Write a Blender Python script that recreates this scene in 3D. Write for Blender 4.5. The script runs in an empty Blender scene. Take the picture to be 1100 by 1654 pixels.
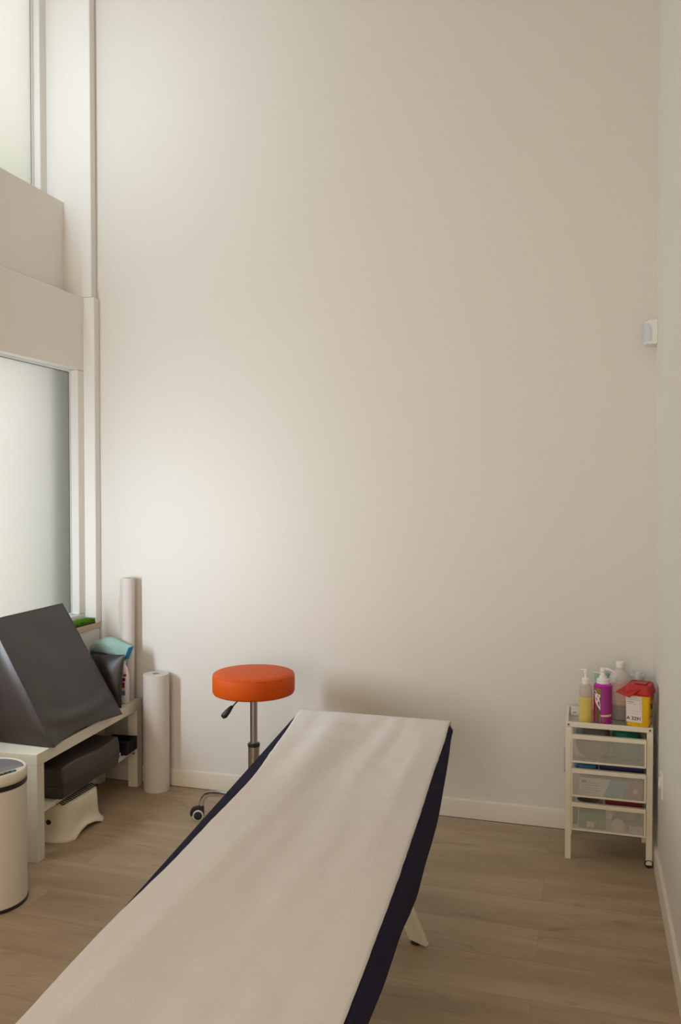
import bpy, bmesh, math, random
from mathutils import Vector, Matrix, noise
random.seed(7)
PI = math.pi
R = math.radians
S = bpy.context.scene
COL = S.collection

# ------------------------------------------------------------------ camera
cam_d = bpy.data.cameras.new('camera')
cam_d.sensor_fit = 'VERTICAL'
cam_d.sensor_height = 24.0
cam_d.lens = 1343.0 / 1654.0 * 24.0
cam_d.clip_start = 0.02
cam = bpy.data.objects.new('camera', cam_d)
COL.objects.link(cam)
cam.location = (0, 0, 1.53)
cam.rotation_euler = (R(90 - 1.4), 0, R(16.5))
S.camera = cam

# ------------------------------------------------------------------ world, light, exposure
W = bpy.data.worlds.new('overcast_sky')
S.world = W
W.use_nodes = True
bgn = W.node_tree.nodes['Background']
bgn.inputs[0].default_value = (1.0, 0.93, 0.88, 1)
bgn.inputs[1].default_value = 1.36
S.view_settings.view_transform = 'Standard'
S.view_settings.look = 'None'
S.view_settings.exposure = 0.18
S.view_settings.gamma = 1.0


def area(name, loc, rot, sx, sy, power, color, spread=180):
    d = bpy.data.lights.new(name, 'AREA')
    d.shape = 'RECTANGLE'
    d.size = sx
    d.size_y = sy
    d.energy = power
    d.color = color
    d.spread = R(spread)
    o = bpy.data.objects.new(name, d)
    COL.objects.link(o)
    o.location = loc
    o.rotation_euler = rot
    return o


# daylight entering through the near stretch of both windows (left of the frame)
area('daylight_lower_window', (-2.505, 2.50, 1.22), (R(90), 0, R(-34)), 0.12, 0.60, 8.5, (0.78, 0.90, 1.0), 140)
area('daylight_upper_window', (-2.725, 2.55, 3.50), (R(90), 0, R(-32)), 0.12, 0.80, 5.8, (0.74, 0.89, 1.0), 140)
# added warm fill from behind the camera to brighten the wall, and room lamp
area('warm_fill_light', (-0.75, -1.72, 1.3), (R(90), 0, 0), 1.7, 1.9, 38, (1.0, 0.84, 0.69))
area('ceiling_lamp', (-1.1, 0.4, 4.45), (0, 0, 0), 1.2, 1.2, 6, (1.0, 0.79, 0.58))


# ------------------------------------------------------------------ materials
def newmat(name):
    m = bpy.data.materials.new(name)
    m.use_nodes = True
    return m, m.node_tree, m.node_tree.nodes['Principled BSDF']


def mat(name, col, rough=0.5, metal=0.0, bump=0.0, bscale=200.0, var=0.0, vscale=6.0, spec=0.5, stretch=None, coat=0.0, sss=0.0, trans=0.0):
    m, nt, b = newmat(name)
    b.inputs['Base Color'].default_value = (*col, 1)
    b.inputs['Roughness'].default_value = rough
    b.inputs['Metallic'].default_value = metal
    b.inputs['Specular IOR Level'].default_value = spec
    b.inputs['Coat Weight'].default_value = coat
    b.inputs['Transmission Weight'].default_value = trans
    tc = nt.nodes.new('ShaderNodeTexCoord')
    vec = tc.outputs['Object']
    if stretch:
        mp = nt.nodes.new('ShaderNodeMapping')
        mp.inputs['Scale'].default_value = stretch
        nt.links.new(vec, mp.inputs[0])
        vec = mp.outputs[0]
    # every material is procedural: a little colour variation plus optional bump
    n = nt.nodes.new('ShaderNodeTexNoise')
    n.inputs['Scale'].default_value = vscale
    n.inputs['Detail'].default_value = 4
    nt.links.new(vec, n.inputs['Vector'])
    mx = nt.nodes.new('ShaderNodeMix')
    mx.data_type = 'RGBA'
    v = max(var, 0.015)
    mx.inputs[6].default_value = (*[c * (1 - v) for c in col], 1)
    mx.inputs[7].default_value = (*[min(1, c * (1 + v)) for c in col], 1)
    nt.links.new(n.outputs[0], mx.inputs[0])
    nt.links.new(mx.outputs[2], b.inputs['Base Color'])
    if bump > 0:
        n2 = nt.nodes.new('ShaderNodeTexNoise')
        n2.inputs['Scale'].default_value = bscale
        n2.inputs['Detail'].default_value = 3
        nt.links.new(vec, n2.inputs['Vector'])
        bp = nt.nodes.new('ShaderNodeBump')
        bp.inputs['Strength'].default_value = bump
        bp.inputs['Distance'].default_value = 0.002
        nt.links.new(n2.outputs[0], bp.inputs['Height'])
        nt.links.new(bp.outputs[0], b.inputs['Normal'])
    return m


M = {}
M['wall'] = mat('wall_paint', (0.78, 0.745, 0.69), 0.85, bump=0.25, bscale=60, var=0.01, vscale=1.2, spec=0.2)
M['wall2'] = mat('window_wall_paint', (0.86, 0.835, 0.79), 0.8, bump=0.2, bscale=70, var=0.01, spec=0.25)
M['ceil'] = mat('ceiling_paint', (0.82, 0.80, 0.77), 0.9)
M['skirting'] = mat('skirting_lacquer', (0.80, 0.74, 0.63), 0.45, var=0.02)
M['alu'] = mat('window_frame_white', (0.86, 0.87, 0.86), 0.4)
M['sillwood'] = mat('pale_sill_wood', (0.68, 0.52, 0.38), 0.55, var=0.15, vscale=30, stretch=(8, 1, 8))
M['outpost'] = mat('exterior_grey_paint', (0.13, 0.19, 0.21), 0.6)
M['furn'] = mat('cream_foil_lacquer', (0.78, 0.735, 0.60), 0.4, var=0.015)
M['vinyl'] = mat('charcoal_vinyl', (0.038, 0.028, 0.024), 0.42, bump=0.2, bscale=260, var=0.12, vscale=9, spec=0.45)
M['seam'] = mat('charcoal_piping', (0.025, 0.022, 0.024), 0.5)
M['vinyl_crease'] = M['vinyl']
M['black'] = mat('black_plastic', (0.012, 0.011, 0.014), 0.45)
M['blackcloth'] = mat('black_cloth', (0.014, 0.013, 0.018), 0.9, bump=0.4, bscale=300)
M['paperroll'] = mat('couch_paper', (0.775, 0.735, 0.715), 0.9, bump=0.35, bscale=320, var=0.02, vscale=40)
M['shadedpaper'] = mat('shaded_couch_paper', (0.68, 0.62, 0.565), 0.9, bump=0.35, bscale=320, var=0.02, vscale=40)  # same couch paper, darkened to paint in the shade on the rolls
M['cardboard'] = mat('cardboard_core', (0.42, 0.29, 0.19), 0.9, var=0.1)
M['tornpaper'] = mat('torn_cream_paper', (0.62, 0.53, 0.45), 0.9, var=0.08, vscale=60)
M['orange'] = mat('orange_vinyl', (0.66, 0.092, 0.004), 0.55, bump=0.25, bscale=240, var=0.04, vscale=12, spec=0.22)
M['orange_piping'] = mat('orange_piping', (0.62, 0.085, 0.005), 0.4)
M['chrome'] = mat('chrome', (0.72, 0.72, 0.74), 0.12, metal=1.0)
M['steel'] = mat('brushed_steel', (0.50, 0.50, 0.52), 0.3, metal=1.0)
M['sleeve'] = mat('brushed_nickel', (0.50, 0.46, 0.38), 0.28, metal=1.0, var=0.05, stretch=(1, 1, 30))
M['greyrubber'] = mat('pale_grey_tread', (0.62, 0.62, 0.58), 0.6)
M['navy'] = mat('navy_stretch_fabric', (0.024, 0.024, 0.050), 0.9, bump=0.3, bscale=420, var=0.10, vscale=7, spec=0.08)
M['cartmetal'] = mat('cream_powder_coat', (0.80, 0.74, 0.60), 0.4, var=0.01)
M['screw'] = mat('dark_screw', (0.10, 0.12, 0.13), 0.35, metal=0.6)
M['bin'] = mat('cream_bin_enamel', (0.72, 0.67, 0.57), 0.35, var=0.01)
M['binlid'] = mat('grey_metal_lid', (0.27, 0.275, 0.29), 0.42, metal=0.45)
M['stepplastic'] = mat('cream_plastic', (0.78, 0.72, 0.57), 0.5, var=0.01)
M['hole'] = mat('dark_hole', (0.035, 0.014, 0.012), 0.8)
M['grip'] = mat('black_grip_rubber', (0.015, 0.014, 0.013), 0.8)
M['turf'] = mat('artificial_turf_green', (0.13, 0.34, 0.008), 0.6, var=0.6, vscale=70)
M['turfbase'] = mat('turf_backing', (0.012, 0.02, 0.004), 0.9)
M['teal'] = mat('mint_microfibre', (0.33, 0.50, 0.45), 0.95, bump=0.9, bscale=220, var=0.12, vscale=20)
M['tealshade'] = mat('shaded_microfibre', (0.045, 0.10, 0.11), 0.95)
M['hem'] = mat('blue_hem', (0.02, 0.17, 0.36), 0.8, bump=0.4, bscale=300)
M['whiteplastic'] = mat('white_plastic', (0.84, 0.81, 0.79), 0.4)
M['socketplastic'] = mat('socket_plastic', (0.84, 0.81, 0.79), 0.35)
M['sensorplastic'] = mat('sensor_white_plastic', (0.80, 0.77, 0.73), 0.4)
M['sensorlens'] = mat('sensor_lens_plastic', (0.62, 0.64, 0.68), 0.35)
M['purple'] = mat('purple_plastic', (0.44, 0.018, 0.34), 0.35, var=0.05)
M['purple2'] = mat('dull_purple_print', (0.35, 0.035, 0.27), 0.5)
M['olive'] = mat('olive_print', (0.24, 0.22, 0.01), 0.5)
M['dkgreen'] = mat('dark_green_print', (0.03, 0.12, 0.015), 0.5)
M['logo'] = mat('pale_pink_print', (0.80, 0.66, 0.66), 0.5)
M['pinkprint'] = mat('crimson_print', (0.42, 0.02, 0.12), 0.5)
M['cream_print'] = mat('cream_print', (0.72, 0.64, 0.45), 0.5)
M['yellow'] = mat('yellow_plastic', (0.80, 0.47, 0.004), 0.4, var=0.03)
M['red'] = mat('red_plastic', (0.46, 0.014, 0.010), 0.38, var=0.05)
M['redshadow'] = mat('shaded_red_plastic', (0.36, 0.010, 0.010), 0.4)  # darker copy of the lid red, shade painted into hatch and flap recess
M['orangeprint'] = mat('orange_print', (0.78, 0.20, 0.01), 0.5)
M['label'] = mat('label_paper', (0.80, 0.70, 0.68), 0.7)
M['pinklabel'] = mat('pale_pink_label', (0.74, 0.58, 0.55), 0.7)
M['ink'] = mat('black_ink', (0.02, 0.02, 0.035), 0.7)
M['greyink'] = mat('grey_ink', (0.28, 0.26, 0.28), 0.7)
M['pinkink'] = mat('pink_ink', (0.60, 0.28, 0.36), 0.7)
M['green'] = mat('green_card', (0.11, 0.25, 0.05), 0.6, var=0.1)
M['tealpack'] = mat('teal_film', (0.01, 0.17, 0.12), 0.4, var=0.3, vscale=20)
M['greenpack'] = mat('pale_green_film', (0.24, 0.45, 0.30), 0.4, var=0.25, vscale=50)
M['aquapack'] = mat('aqua_white_film', (0.62, 0.74, 0.70), 0.4, var=0.15, vscale=60)
M['greypouch'] = mat('grey_cloth', (0.16, 0.145, 0.14), 0.85, var=0.1)
M['bluepack'] = mat('blue_film', (0.04, 0.17, 0.36), 0.4, var=0.5, vscale=45)
M['navypack'] = mat('navy_card', (0.008, 0.016, 0.08), 0.5)
M['whitecard'] = mat('white_card', (0.78, 0.74, 0.68), 0.6)
M['lightblue'] = mat('light_blue_print', (0.20, 0.42, 0.55), 0.6)
M['mauve'] = mat('mauve_print', (0.38, 0.24, 0.22), 0.6)
M['redpack'] = mat('dark_red_card', (0.22, 0.01, 0.015), 0.5)
M['redprint'] = mat('red_print', (0.62, 0.02, 0.03), 0.5)
M['violetprint'] = mat('violet_print', (0.20, 0.02, 0.22), 0.5)
M['blueprint'] = mat('blue_print', (0.10, 0.28, 0.50), 0.5)
M['ledteal'] = mat('teal_indicator', (0.05, 0.32, 0.34), 0.3)
M['ledamber'] = mat('amber_indicator', (0.45, 0.30, 0.12), 0.3)


def glassmat(name, col, rough=0.1, alpha=0.5):
    """thin clear plastic: mixes a tinted transparent sheet with a glossy skin"""
    m, nt, b = newmat(name)
    tr = nt.nodes.new('ShaderNodeBsdfTransparent')
    tr.inputs[0].default_value = (*col, 1)
    b.inputs['Base Color'].default_value = (*col, 1)
    b.inputs['Roughness'].default_value = rough
    n = nt.nodes.new('ShaderNodeTexNoise')
    n.inputs['Scale'].default_value = 30
    mr = nt.nodes.new('ShaderNodeMapRange')
    mr.inputs[3].default_value = alpha - 0.04
    mr.inputs[4].default_value = alpha + 0.04
    nt.links.new(n.outputs[0], mr.inputs[0])
    mx = nt.nodes.new('ShaderNodeMixShader')
    nt.links.new(mr.outputs[0], mx.inputs[0])
    nt.links.new(tr.outputs[0], mx.inputs[1])
    nt.links.new(b.outputs[0], mx.inputs[2])
    nt.links.new(mx.outputs[0], nt.nodes['Material Output'].inputs[0])
    return m


M['clear'] = glassmat('clear_plastic', (0.80, 0.74, 0.68), 0.15, 0.45)
M['milky'] = glassmat('milky_plastic', (0.72, 0.68, 0.66), 0.3, 0.78)
M['soap'] = glassmat('yellow_soap', (0.86, 0.72, 0.22), 0.2, 0.68)
M['liquid'] = glassmat('clear_gel', (0.50, 0.47, 0.46), 0.2, 0.8)


def meshmat():
    """fine woven wire mesh: a real grid of holes, 2.4 mm pitch"""
    m, nt, b = newmat('woven_wire_mesh')
    b.inputs['Base Color'].default_value = (0.66, 0.63, 0.56, 1)
    b.inputs['Roughness'].default_value = 0.5
    tc = nt.nodes.new('ShaderNodeTexCoord')
    sep = nt.nodes.new('ShaderNodeSeparateXYZ')
    nt.links.new(tc.outputs['Object'], sep.inputs[0])

    def stripe(a, c):
        add = nt.nodes.new('ShaderNodeMath'); add.operation = 'ADD'
        nt.links.new(a, add.inputs[0])
        if c is None:
            add.inputs[1].default_value = 0
        else:
            nt.links.new(c, add.inputs[1])
        mu = nt.nodes.new('ShaderNodeMath'); mu.operation = 'MULTIPLY'; mu.inputs[1].default_value = 420
        nt.links.new(add.outputs[0], mu.inputs[0])
        fr = nt.nodes.new('ShaderNodeMath'); fr.operation = 'FRACT'
        nt.links.new(mu.outputs[0], fr.inputs[0])
        lt = nt.nodes.new('ShaderNodeMath'); lt.operation = 'LESS_THAN'; lt.inputs[1].default_value = 0.15
        nt.links.new(fr.outputs[0], lt.inputs[0])
        return lt.outputs[0]
    s1 = stripe(sep.outputs[0], sep.outputs[1])
    s2 = stripe(sep.outputs[2], sep.outputs[1])
    mxn = nt.nodes.new('ShaderNodeMath'); mxn.operation = 'MAXIMUM'
    nt.links.new(s1, mxn.inputs[0]); nt.links.new(s2, mxn.inputs[1])
    tr = nt.nodes.new('ShaderNodeBsdfTransparent')
    mx = nt.nodes.new('ShaderNodeMixShader')
    nt.links.new(mxn.outputs[0], mx.inputs[0])
    nt.links.new(tr.outputs[0], mx.inputs[1])
    nt.links.new(b.outputs[0], mx.inputs[2])
    nt.links.new(mx.outputs[0], nt.nodes['Material Output'].inputs[0])
    return m


M['mesh'] = meshmat()


def frosted():
    m, nt, b = newmat('frosted_glass')
    b.inputs['Base Color'].default_value = (0.70, 0.72, 0.70, 1)
    b.inputs['Roughness'].default_value = 0.35
    t = nt.nodes.new('ShaderNodeBsdfTranslucent')
    n = nt.nodes.new('ShaderNodeTexNoise'); n.inputs['Scale'].default_value = 500
    mx0 = nt.nodes.new('ShaderNodeMix'); mx0.data_type = 'RGBA'
    mx0.inputs[6].default_value = (0.86, 0.88, 0.86, 1)
    mx0.inputs[7].default_value = (0.92, 0.93, 0.91, 1)
    nt.links.new(n.outputs[0], mx0.inputs[0])
    nt.links.new(mx0.outputs[2], t.inputs[0])
    mx = nt.nodes.new('ShaderNodeMixShader'); mx.inputs[0].default_value = 0.10
    nt.links.new(t.outputs[0], mx.inputs[1]); nt.links.new(b.outputs[0], mx.inputs[2])
    nt.links.new(mx.outputs[0], nt.nodes['Material Output'].inputs[0])
    return m


M['frost'] = frosted()


def floormat():
    m, nt, b = newmat('oak_laminate')
    L = nt.links.new
    tc = nt.nodes.new('ShaderNodeTexCoord')
    mp = nt.nodes.new('ShaderNodeMapping')
    mp.inputs['Location'].default_value = (0.15 + 1.28 * 4, -3.372 + 0.2115 * 20, 0)
    L(tc.outputs['Object'], mp.inputs[0])
    br = nt.nodes.new('ShaderNodeTexBrick')
    br.offset = 0.42
    br.offset_frequency = 2
    br.squash = 1.0
    br.inputs['Scale'].default_value = 1.0
    br.inputs['Brick Width'].default_value = 1.28
    br.inputs['Row Height'].default_value = 0.2115
    br.inputs['Mortar Size'].default_value = 0.0011
    br.inputs['Mortar Smooth'].default_value = 0.3
    br.inputs['Color1'].default_value = (0.0, 0, 0, 1)
    br.inputs['Color2'].default_value = (1.0, 1, 1, 1)
    br.inputs['Mortar'].default_value = (0.5, 0.5, 0.5, 1)
    L(mp.outputs[0], br.inputs['Vector'])
    # per-plank shift of the grain
    sc = nt.nodes.new('ShaderNodeVectorMath'); sc.operation = 'SCALE'; sc.inputs['Scale'].default_value = 7.3
    L(br.outputs['Color'], sc.inputs[0])
    ad = nt.nodes.new('ShaderNodeVectorMath'); ad.operation = 'ADD'
    L(tc.outputs['Object'], ad.inputs[0]); L(sc.outputs[0], ad.inputs[1])

    def noise_(scale, stretch, detail, rough=0.55, dist=0.0):
        q = nt.nodes.new('ShaderNodeMapping'); q.inputs['Scale'].default_value = stretch
        L(ad.outputs[0], q.inputs[0])
        n = nt.nodes.new('ShaderNodeTexNoise')
        n.inputs['Scale'].default_value = scale; n.inputs['Detail'].default_value = detail
        n.inputs['Roughness'].default_value = rough; n.inputs['Distortion'].default_value = dist
        L(q.outputs[0], n.inputs['Vector'])
        return n.outputs[0]
    big = noise_(1.0, (1.1, 7.0, 1), 3, 0.5, 0.6)
    fine = noise_(1.0, (7.0, 150.0, 1), 6, 0.65)
    knots = noise_(1.0, (3.2, 14.0, 1), 4, 0.6, 1.6)
    cr = nt.nodes.new('ShaderNodeValToRGB')
    cr.color_ramp.elements[0].position = 0.28; cr.color_ramp.elements[0].color = (0.36, 0.262, 0.165, 1)
    cr.color_ramp.elements[1].position = 0.72; cr.color_ramp.elements[1].color = (0.49, 0.368, 0.242, 1)
    L(big, cr.inputs[0])
    m1 = nt.nodes.new('ShaderNodeMix'); m1.data_type = 'RGBA'; m1.blend_type = 'MULTIPLY'
    m1.inputs[0].default_value = 0.55
    fr = nt.nodes.new('ShaderNodeMapRange'); fr.inputs[1].default_value = 0.3; fr.inputs[2].default_value = 0.7
    fr.inputs[3].default_value = 0.80; fr.inputs[4].default_value = 1.12
    L(fine, fr.inputs[0]); L(cr.outputs[0], m1.inputs[6]); L(fr.outputs[0], m1.inputs[7])
    m2 = nt.nodes.new('ShaderNodeMix'); m2.data_type = 'RGBA'; m2.blend_type = 'MULTIPLY'; m2.inputs[0].default_value = 1
    kr = nt.nodes.new('ShaderNodeMapRange'); kr.inputs[1].default_value = 0.60; kr.inputs[2].default_value = 0.74
    kr.inputs[3].default_value = 1.0; kr.inputs[4].default_value = 0.68
    L(knots, kr.inputs[0]); L(m1.outputs[2], m2.inputs[6]); L(kr.outputs[0], m2.inputs[7])
    m3 = nt.nodes.new('ShaderNodeMix'); m3.data_type = 'RGBA'
    m3.inputs[7].default_value = (0.20, 0.15, 0.11, 1)
    jf = nt.nodes.new('ShaderNodeMath'); jf.operation = 'MULTIPLY'; jf.inputs[1].default_value = 0.38
    L(br.outputs['Fac'], jf.inputs[0]); L(jf.outputs[0], m3.inputs[0]); L(m2.outputs[2], m3.inputs[6])
    L(m3.outputs[2], b.inputs['Base Color'])
    b.inputs['Roughness'].default_value = 0.5
    b.inputs['Specular IOR Level'].default_value = 0.35
    bp = nt.nodes.new('ShaderNodeBump'); bp.inputs['Strength'].default_value = 0.12; bp.inputs['Distance'].default_value = 0.001
    L(fine, bp.inputs['Height']); L(bp.outputs[0], b.inputs['Normal'])
    return m


M['floor'] = floormat()

# ------------------------------------------------------------------ mesh helpers
WORLD = {}


def wl(o):
    return WORLD.get(o.name, Vector((0, 0, 0)))


class MB:
    def __init__(s):
        s.bm = bmesh.new()

    def box(s, x0, x1, y0, y1, z0, z1, m=None):
        c = [(x, y, z) for x in (x0, x1) for y in (y0, y1) for z in (z0, z1)]
        v = [s.bm.verts.new(m @ Vector(p) if m else p) for p in c]
        for f in ((0, 1, 3, 2), (4, 6, 7, 5), (0, 4, 5, 1), (2, 3, 7, 6), (0, 2, 6, 4), (1, 5, 7, 3)):
            s.bm.faces.new([v[i] for i in f])
        return s

    def ring(s, pts):
        return [s.bm.verts.new(p) for p in pts]

    def loft(s, rings, cap0=True, cap1=True, closed=True):
        rs = [s.ring(r) for r in rings]
        n = len(rs[0])
        for a, b in zip(rs, rs[1:]):
            for i in range(n if closed else n - 1):
                j = (i + 1) % n
                s.bm.faces.new((a[i], a[j], b[j], b[i]))
        if cap0: s.bm.faces.new(list(reversed(rs[0])))
        if cap1: s.bm.faces.new(rs[-1])
        return s

    def lathe(s, prof, c, n=40, cap0=True, cap1=True, m=None):
        """prof: list of (r, z)"""
        rings = []
        for r, z in prof:
            ring = [Vector((c[0] + r * math.cos(2 * PI * i / n), c[1] + r * math.sin(2 * PI * i / n), c[2] + z)) for i in range(n)]
            if m: ring = [m @ p for p in ring]
            rings.append(ring)
        s.loft(rings, cap0, cap1)
        return s

    def tube(s, pts, r, n=12, cap=True):
        pts = [Vector(p) for p in pts]
        rr = r if isinstance(r, (list, tuple)) else [r] * len(pts)
        rings = []
        t0 = (pts[1] - pts[0]).normalized()
        up = Vector((0, 0, 1)) if abs(t0.z) < 0.9 else Vector((1, 0, 0))
        u = t0.cross(up).normalized()
        for i, p in enumerate(pts):
            a = pts[max(0, i - 1)]; b = pts[min(len(pts) - 1, i + 1)]
            t = (b - a).normalized()
            u = (u - t * u.dot(t)).normalized()
            v = t.cross(u)
            rings.append([p + (u * math.cos(2 * PI * k / n) + v * math.sin(2 * PI * k / n)) * rr[i] for k in range(n)])
        s.loft(rings, cap, cap)
        return s

    def prism(s, poly, d):
        """poly: list of 3D points, extruded by vector d"""
        d = Vector(d)
        s.loft([[Vector(p) for p in poly], [Vector(p) + d for p in poly]])
        return s

    def build(s, name, m, parent=None, smooth=False, bevel=0.0, seg=2, angle=35, subsurf=0, origin=None):
        bm = s.bm
        bmesh.ops.recalc_face_normals(bm, faces=bm.faces)
        if origin is None:
            xs = [v.co for v in bm.verts]
            lo = Vector([min(p[i] for p in xs) for i in range(3)])
            hi = Vector([max(p[i] for p in xs) for i in range(3)])
            origin = Vector(((lo.x + hi.x) / 2, (lo.y + hi.y) / 2, lo.z))
        origin = Vector(origin)
        for v in bm.verts: v.co -= origin
        me = bpy.data.meshes.new(name)
        bm.to_mesh(me); bm.free()
        me.materials.append(m)
        if smooth:
            for p in me.polygons: p.use_smooth = True
            if smooth != 'all':
                me.set_sharp_from_angle(angle=R(angle))
        o = bpy.data.objects.new(name, me)
        COL.objects.link(o)
        if parent:
            o.parent = parent
            o.location = origin - wl(parent)
        else:
            o.location = origin
        WORLD[o.name] = origin
        if bevel:
            b = o.modifiers.new('bevel', 'BEVEL'); b.width = bevel; b.segments = seg
            b.limit_method = 'ANGLE'; b.angle_limit = R(30)
            for p in me.polygons: p.use_smooth = True
            b.harden_normals = True
        if subsurf:
            q = o.modifiers.new('sub', 'SUBSURF'); q.levels = subsurf; q.render_levels = subsurf
        return o


def thing(name, label, cat, loc, group=None):
    o = bpy.data.objects.new(name, None)
    o.empty_display_size = 0.05
    COL.objects.link(o)
    o.location = loc
    WORLD[o.name] = Vector(loc)
    o['label'] = label; o['category'] = cat
    if group: o['group'] = group
    return o


def tag(o, label, cat, group=None):
    o['label'] = label; o['category'] = cat
    if group: o['group'] = group
    return o


def struct(mb, name, m, **k):
    o = mb.build(name, m, origin=(0, 0, 0), **k)
    o['kind'] = 'structure'
    return o


def rrect(cx, cy, hx, hy, r, z, n=5, rot=0.0):
    pts = []
    for sx, sy, a0 in ((1, 1, 0), (-1, 1, 90), (-1, -1, 180), (1, -1, 270)):
        for k in range(n + 1):
            a = R(a0 + 90 * k / n)
            x = sx * (hx - r) + r * math.cos(a); y = sy * (hy - r) + r * math.sin(a)
            pts.append(Vector((cx + x * math.cos(rot) - y * math.sin(rot), cy + x * math.sin(rot) + y * math.cos(rot), z)))
    return pts


def text_bm(txt, size, mtx, bold=0.0, depth=0.0002):
    cu = bpy.data.curves.new('t', 'FONT')
    cu.body = txt; cu.size = size; cu.extrude = depth; cu.offset = bold
    cu.resolution_u = 3
    o = bpy.data.objects.new('t', cu)
    COL.objects.link(o)
    me = bpy.data.meshes.new_from_object(o.evaluated_get(bpy.context.evaluated_depsgraph_get()))
    bpy.data.objects.remove(o)
    mb = MB()
    mb.bm.from_mesh(me)
    bpy.data.meshes.remove(me)
    bmesh.ops.transform(mb.bm, matrix=mtx, verts=mb.bm.verts)
    return mb


def frame_mtx(o, xa, ya):
    xa = Vector(xa).normalized(); ya = Vector(ya).normalized(); za = xa.cross(ya)
    m = Matrix((xa, ya, za)).transposed().to_4x4()
    m.translation = Vector(o)
    return m


def wrap_patch(poly, c, r, facing, steps=14):
    """flat polygon (u metres along the girth, z) wrapped on an upright cylinder of radius r facing angle `facing`"""
    mb = MB(); bm = mb.bm
    vs = [bm.verts.new((u, 0, z)) for u, z in poly]
    bm.faces.new(vs)
    us = [p[0] for p in poly]
    for k in range(1, steps):
        u = min(us) + (max(us) - min(us)) * k / steps
        bmesh.ops.bisect_plane(bm, geom=bm.verts[:] + bm.edges[:] + bm.faces[:], plane_co=(u, 0, 0), plane_no=(1, 0, 0))
    bmesh.ops.triangulate(bm, faces=bm.faces)
    ex = bmesh.ops.extrude_face_region(bm, geom=bm.faces[:])
    top = set(g for g in ex['geom'] if isinstance(g, bmesh.types.BMVert))
    for v in bm.verts:
        rr = r + (0.0004 if v in top else -0.0006)
        a = facing + v.co.x / r
        v.co = Vector((c[0] + rr * math.cos(a), c[1] + rr * math.sin(a), c[2] + v.co.z))
    return mb


# ================================================================== ROOM
YB = 3.88      # face of the back wall
XR = 0.285     # face of the right wall
XL = -2.49     # face of the wall below the window sill
Y0 = -1.8
ZC = 4.6
struct(MB().box(-3.0, XR + 0.15, Y0 - 0.15, YB + 0.15, -0.12, 0), 'floor', M['floor'])
struct(MB().box(-3.0, XR + 0.15, Y0 - 0.15, YB + 0.15, ZC, ZC + 0.1), 'ceiling', M['ceil'])
struct(MB().box(-3.0, XR + 0.15, YB, YB + 0.15, 0, ZC), 'wall_back', M['wall'])
struct(MB().box(XR, XR + 0.15, Y0 - 0.15, YB, 0, ZC), 'wall_right', M['wall'])
struct(MB().box(-3.0, XR, Y0 - 0.15, Y0, 0, ZC), 'wall_front', M['wall'])
WY0, WY1 = 0.3, 3.775
w = MB()
w.box(-2.82, XL, Y0, YB, 0, 0.805)
w.box(-2.82, -2.545, Y0, YB, 0.805, 0.885)
w.box(-2.82, -2.545, WY1, YB, 0.885, 2.165)
w.box(-2.82, -2.545, Y0, WY0, 0.885, 2.165)
w.box(-2.82, -2.545, Y0, YB, 2.165, 2.55)
w.box(-2.86, -2.66, Y0, YB, 2.55, 3.06)
w.box(-2.95, -2.76, WY1, YB, 3.06, ZC)
w.box(-2.95, -2.76, Y0, WY0, 3.06, ZC)
w.box(-2.95, -2.76, WY0, WY1, 4.40, ZC)
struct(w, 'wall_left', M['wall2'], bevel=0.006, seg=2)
# boxed-in corner column beside the windows, a little thicker up to the ledge
p = MB()
p.box(-2.60, -2.480, 3.83, YB, 0.835, 2.55)
p.box(-2.95, -2.495, 3.83, YB, 2.55, ZC)
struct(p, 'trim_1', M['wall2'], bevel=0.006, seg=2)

# skirting
def skirt(pts, name):
    """profile extruded along a straight run: pts = (x0,y0,x1,y1,nx,ny) with n pointing into the room"""
    x0, y0, x1, y1, nx, ny = pts
    prof = [(0, 0), (0.014, 0), (0.014, 0.072), (0.011, 0.084), (0.005, 0.088), (0, 0.088)]
    mb = MB()
    mb.loft([[Vector((x0 + nx * d, y0 + ny * d, z)) for d, z in prof], [Vector((x1 + nx * d, y1 + ny * d, z)) for d, z in prof]])
    return struct(mb, name, M['skirting'], smooth=True, angle=25)


skirt((XL, YB, XR, YB, 0, -1), 'baseboard_back')
skirt((XR, Y0, XR, YB - 0.014, -1, 0), 'baseboard_right')
skirt((XL, Y0, XL, YB - 0.014, 1, 0), 'baseboard_left')
struct(MB().box(XL, XR, YB - 0.0165, YB - 0.0005, 0, 0.0018), 'trim_2', M['black'])

# windows: frosted panes in thin white frames
def window(name, x, y0, y1, z0, z1, fw, fd):
    f = MB()
    f.box(x - fd, x + 0.004, y0, y0 + fw, z0, z1)
    f.box(x - fd, x + 0.004, y1 - fw, y1, z0, z1)
    f.box(x - fd, x + 0.004, y0 + fw, y1 - fw, z0, z0 + fw)
    f.box(x - fd, x + 0.004, y0 + fw, y1 - fw, z1 - fw, z1)
    o = struct(f, name, M['alu'], bevel=0.0015)
    g = MB().box(x - 0.006, x, y0 + fw, y1 - fw, z0 + fw, z1 - fw).build('pane', M['frost'], o)
    s = MB()
    for a in (y0 + fw, y1 - fw - 0.003):
        s.box(x - 0.001, x + 0.0015, a, a + 0.003, z0 + fw, z1 - fw)
    s.box(x - 0.001, x + 0.0015, y0 + fw, y1 - fw, z1 - fw - 0.003, z1 - fw)
    s.box(x - 0.001, x + 0.0015, y0 + fw, y1 - fw, z0 + fw, z0 + fw + 0.003)
    s.build('gasket', M['screw'], o)
    return o


window('window_1', -2.590, WY0, WY1, 0.885, 2.165, 0.012, 0.03)
window('window_2', -2.800, WY0, 3.775, 3.06, 4.40, 0.02, 0.03)
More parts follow.
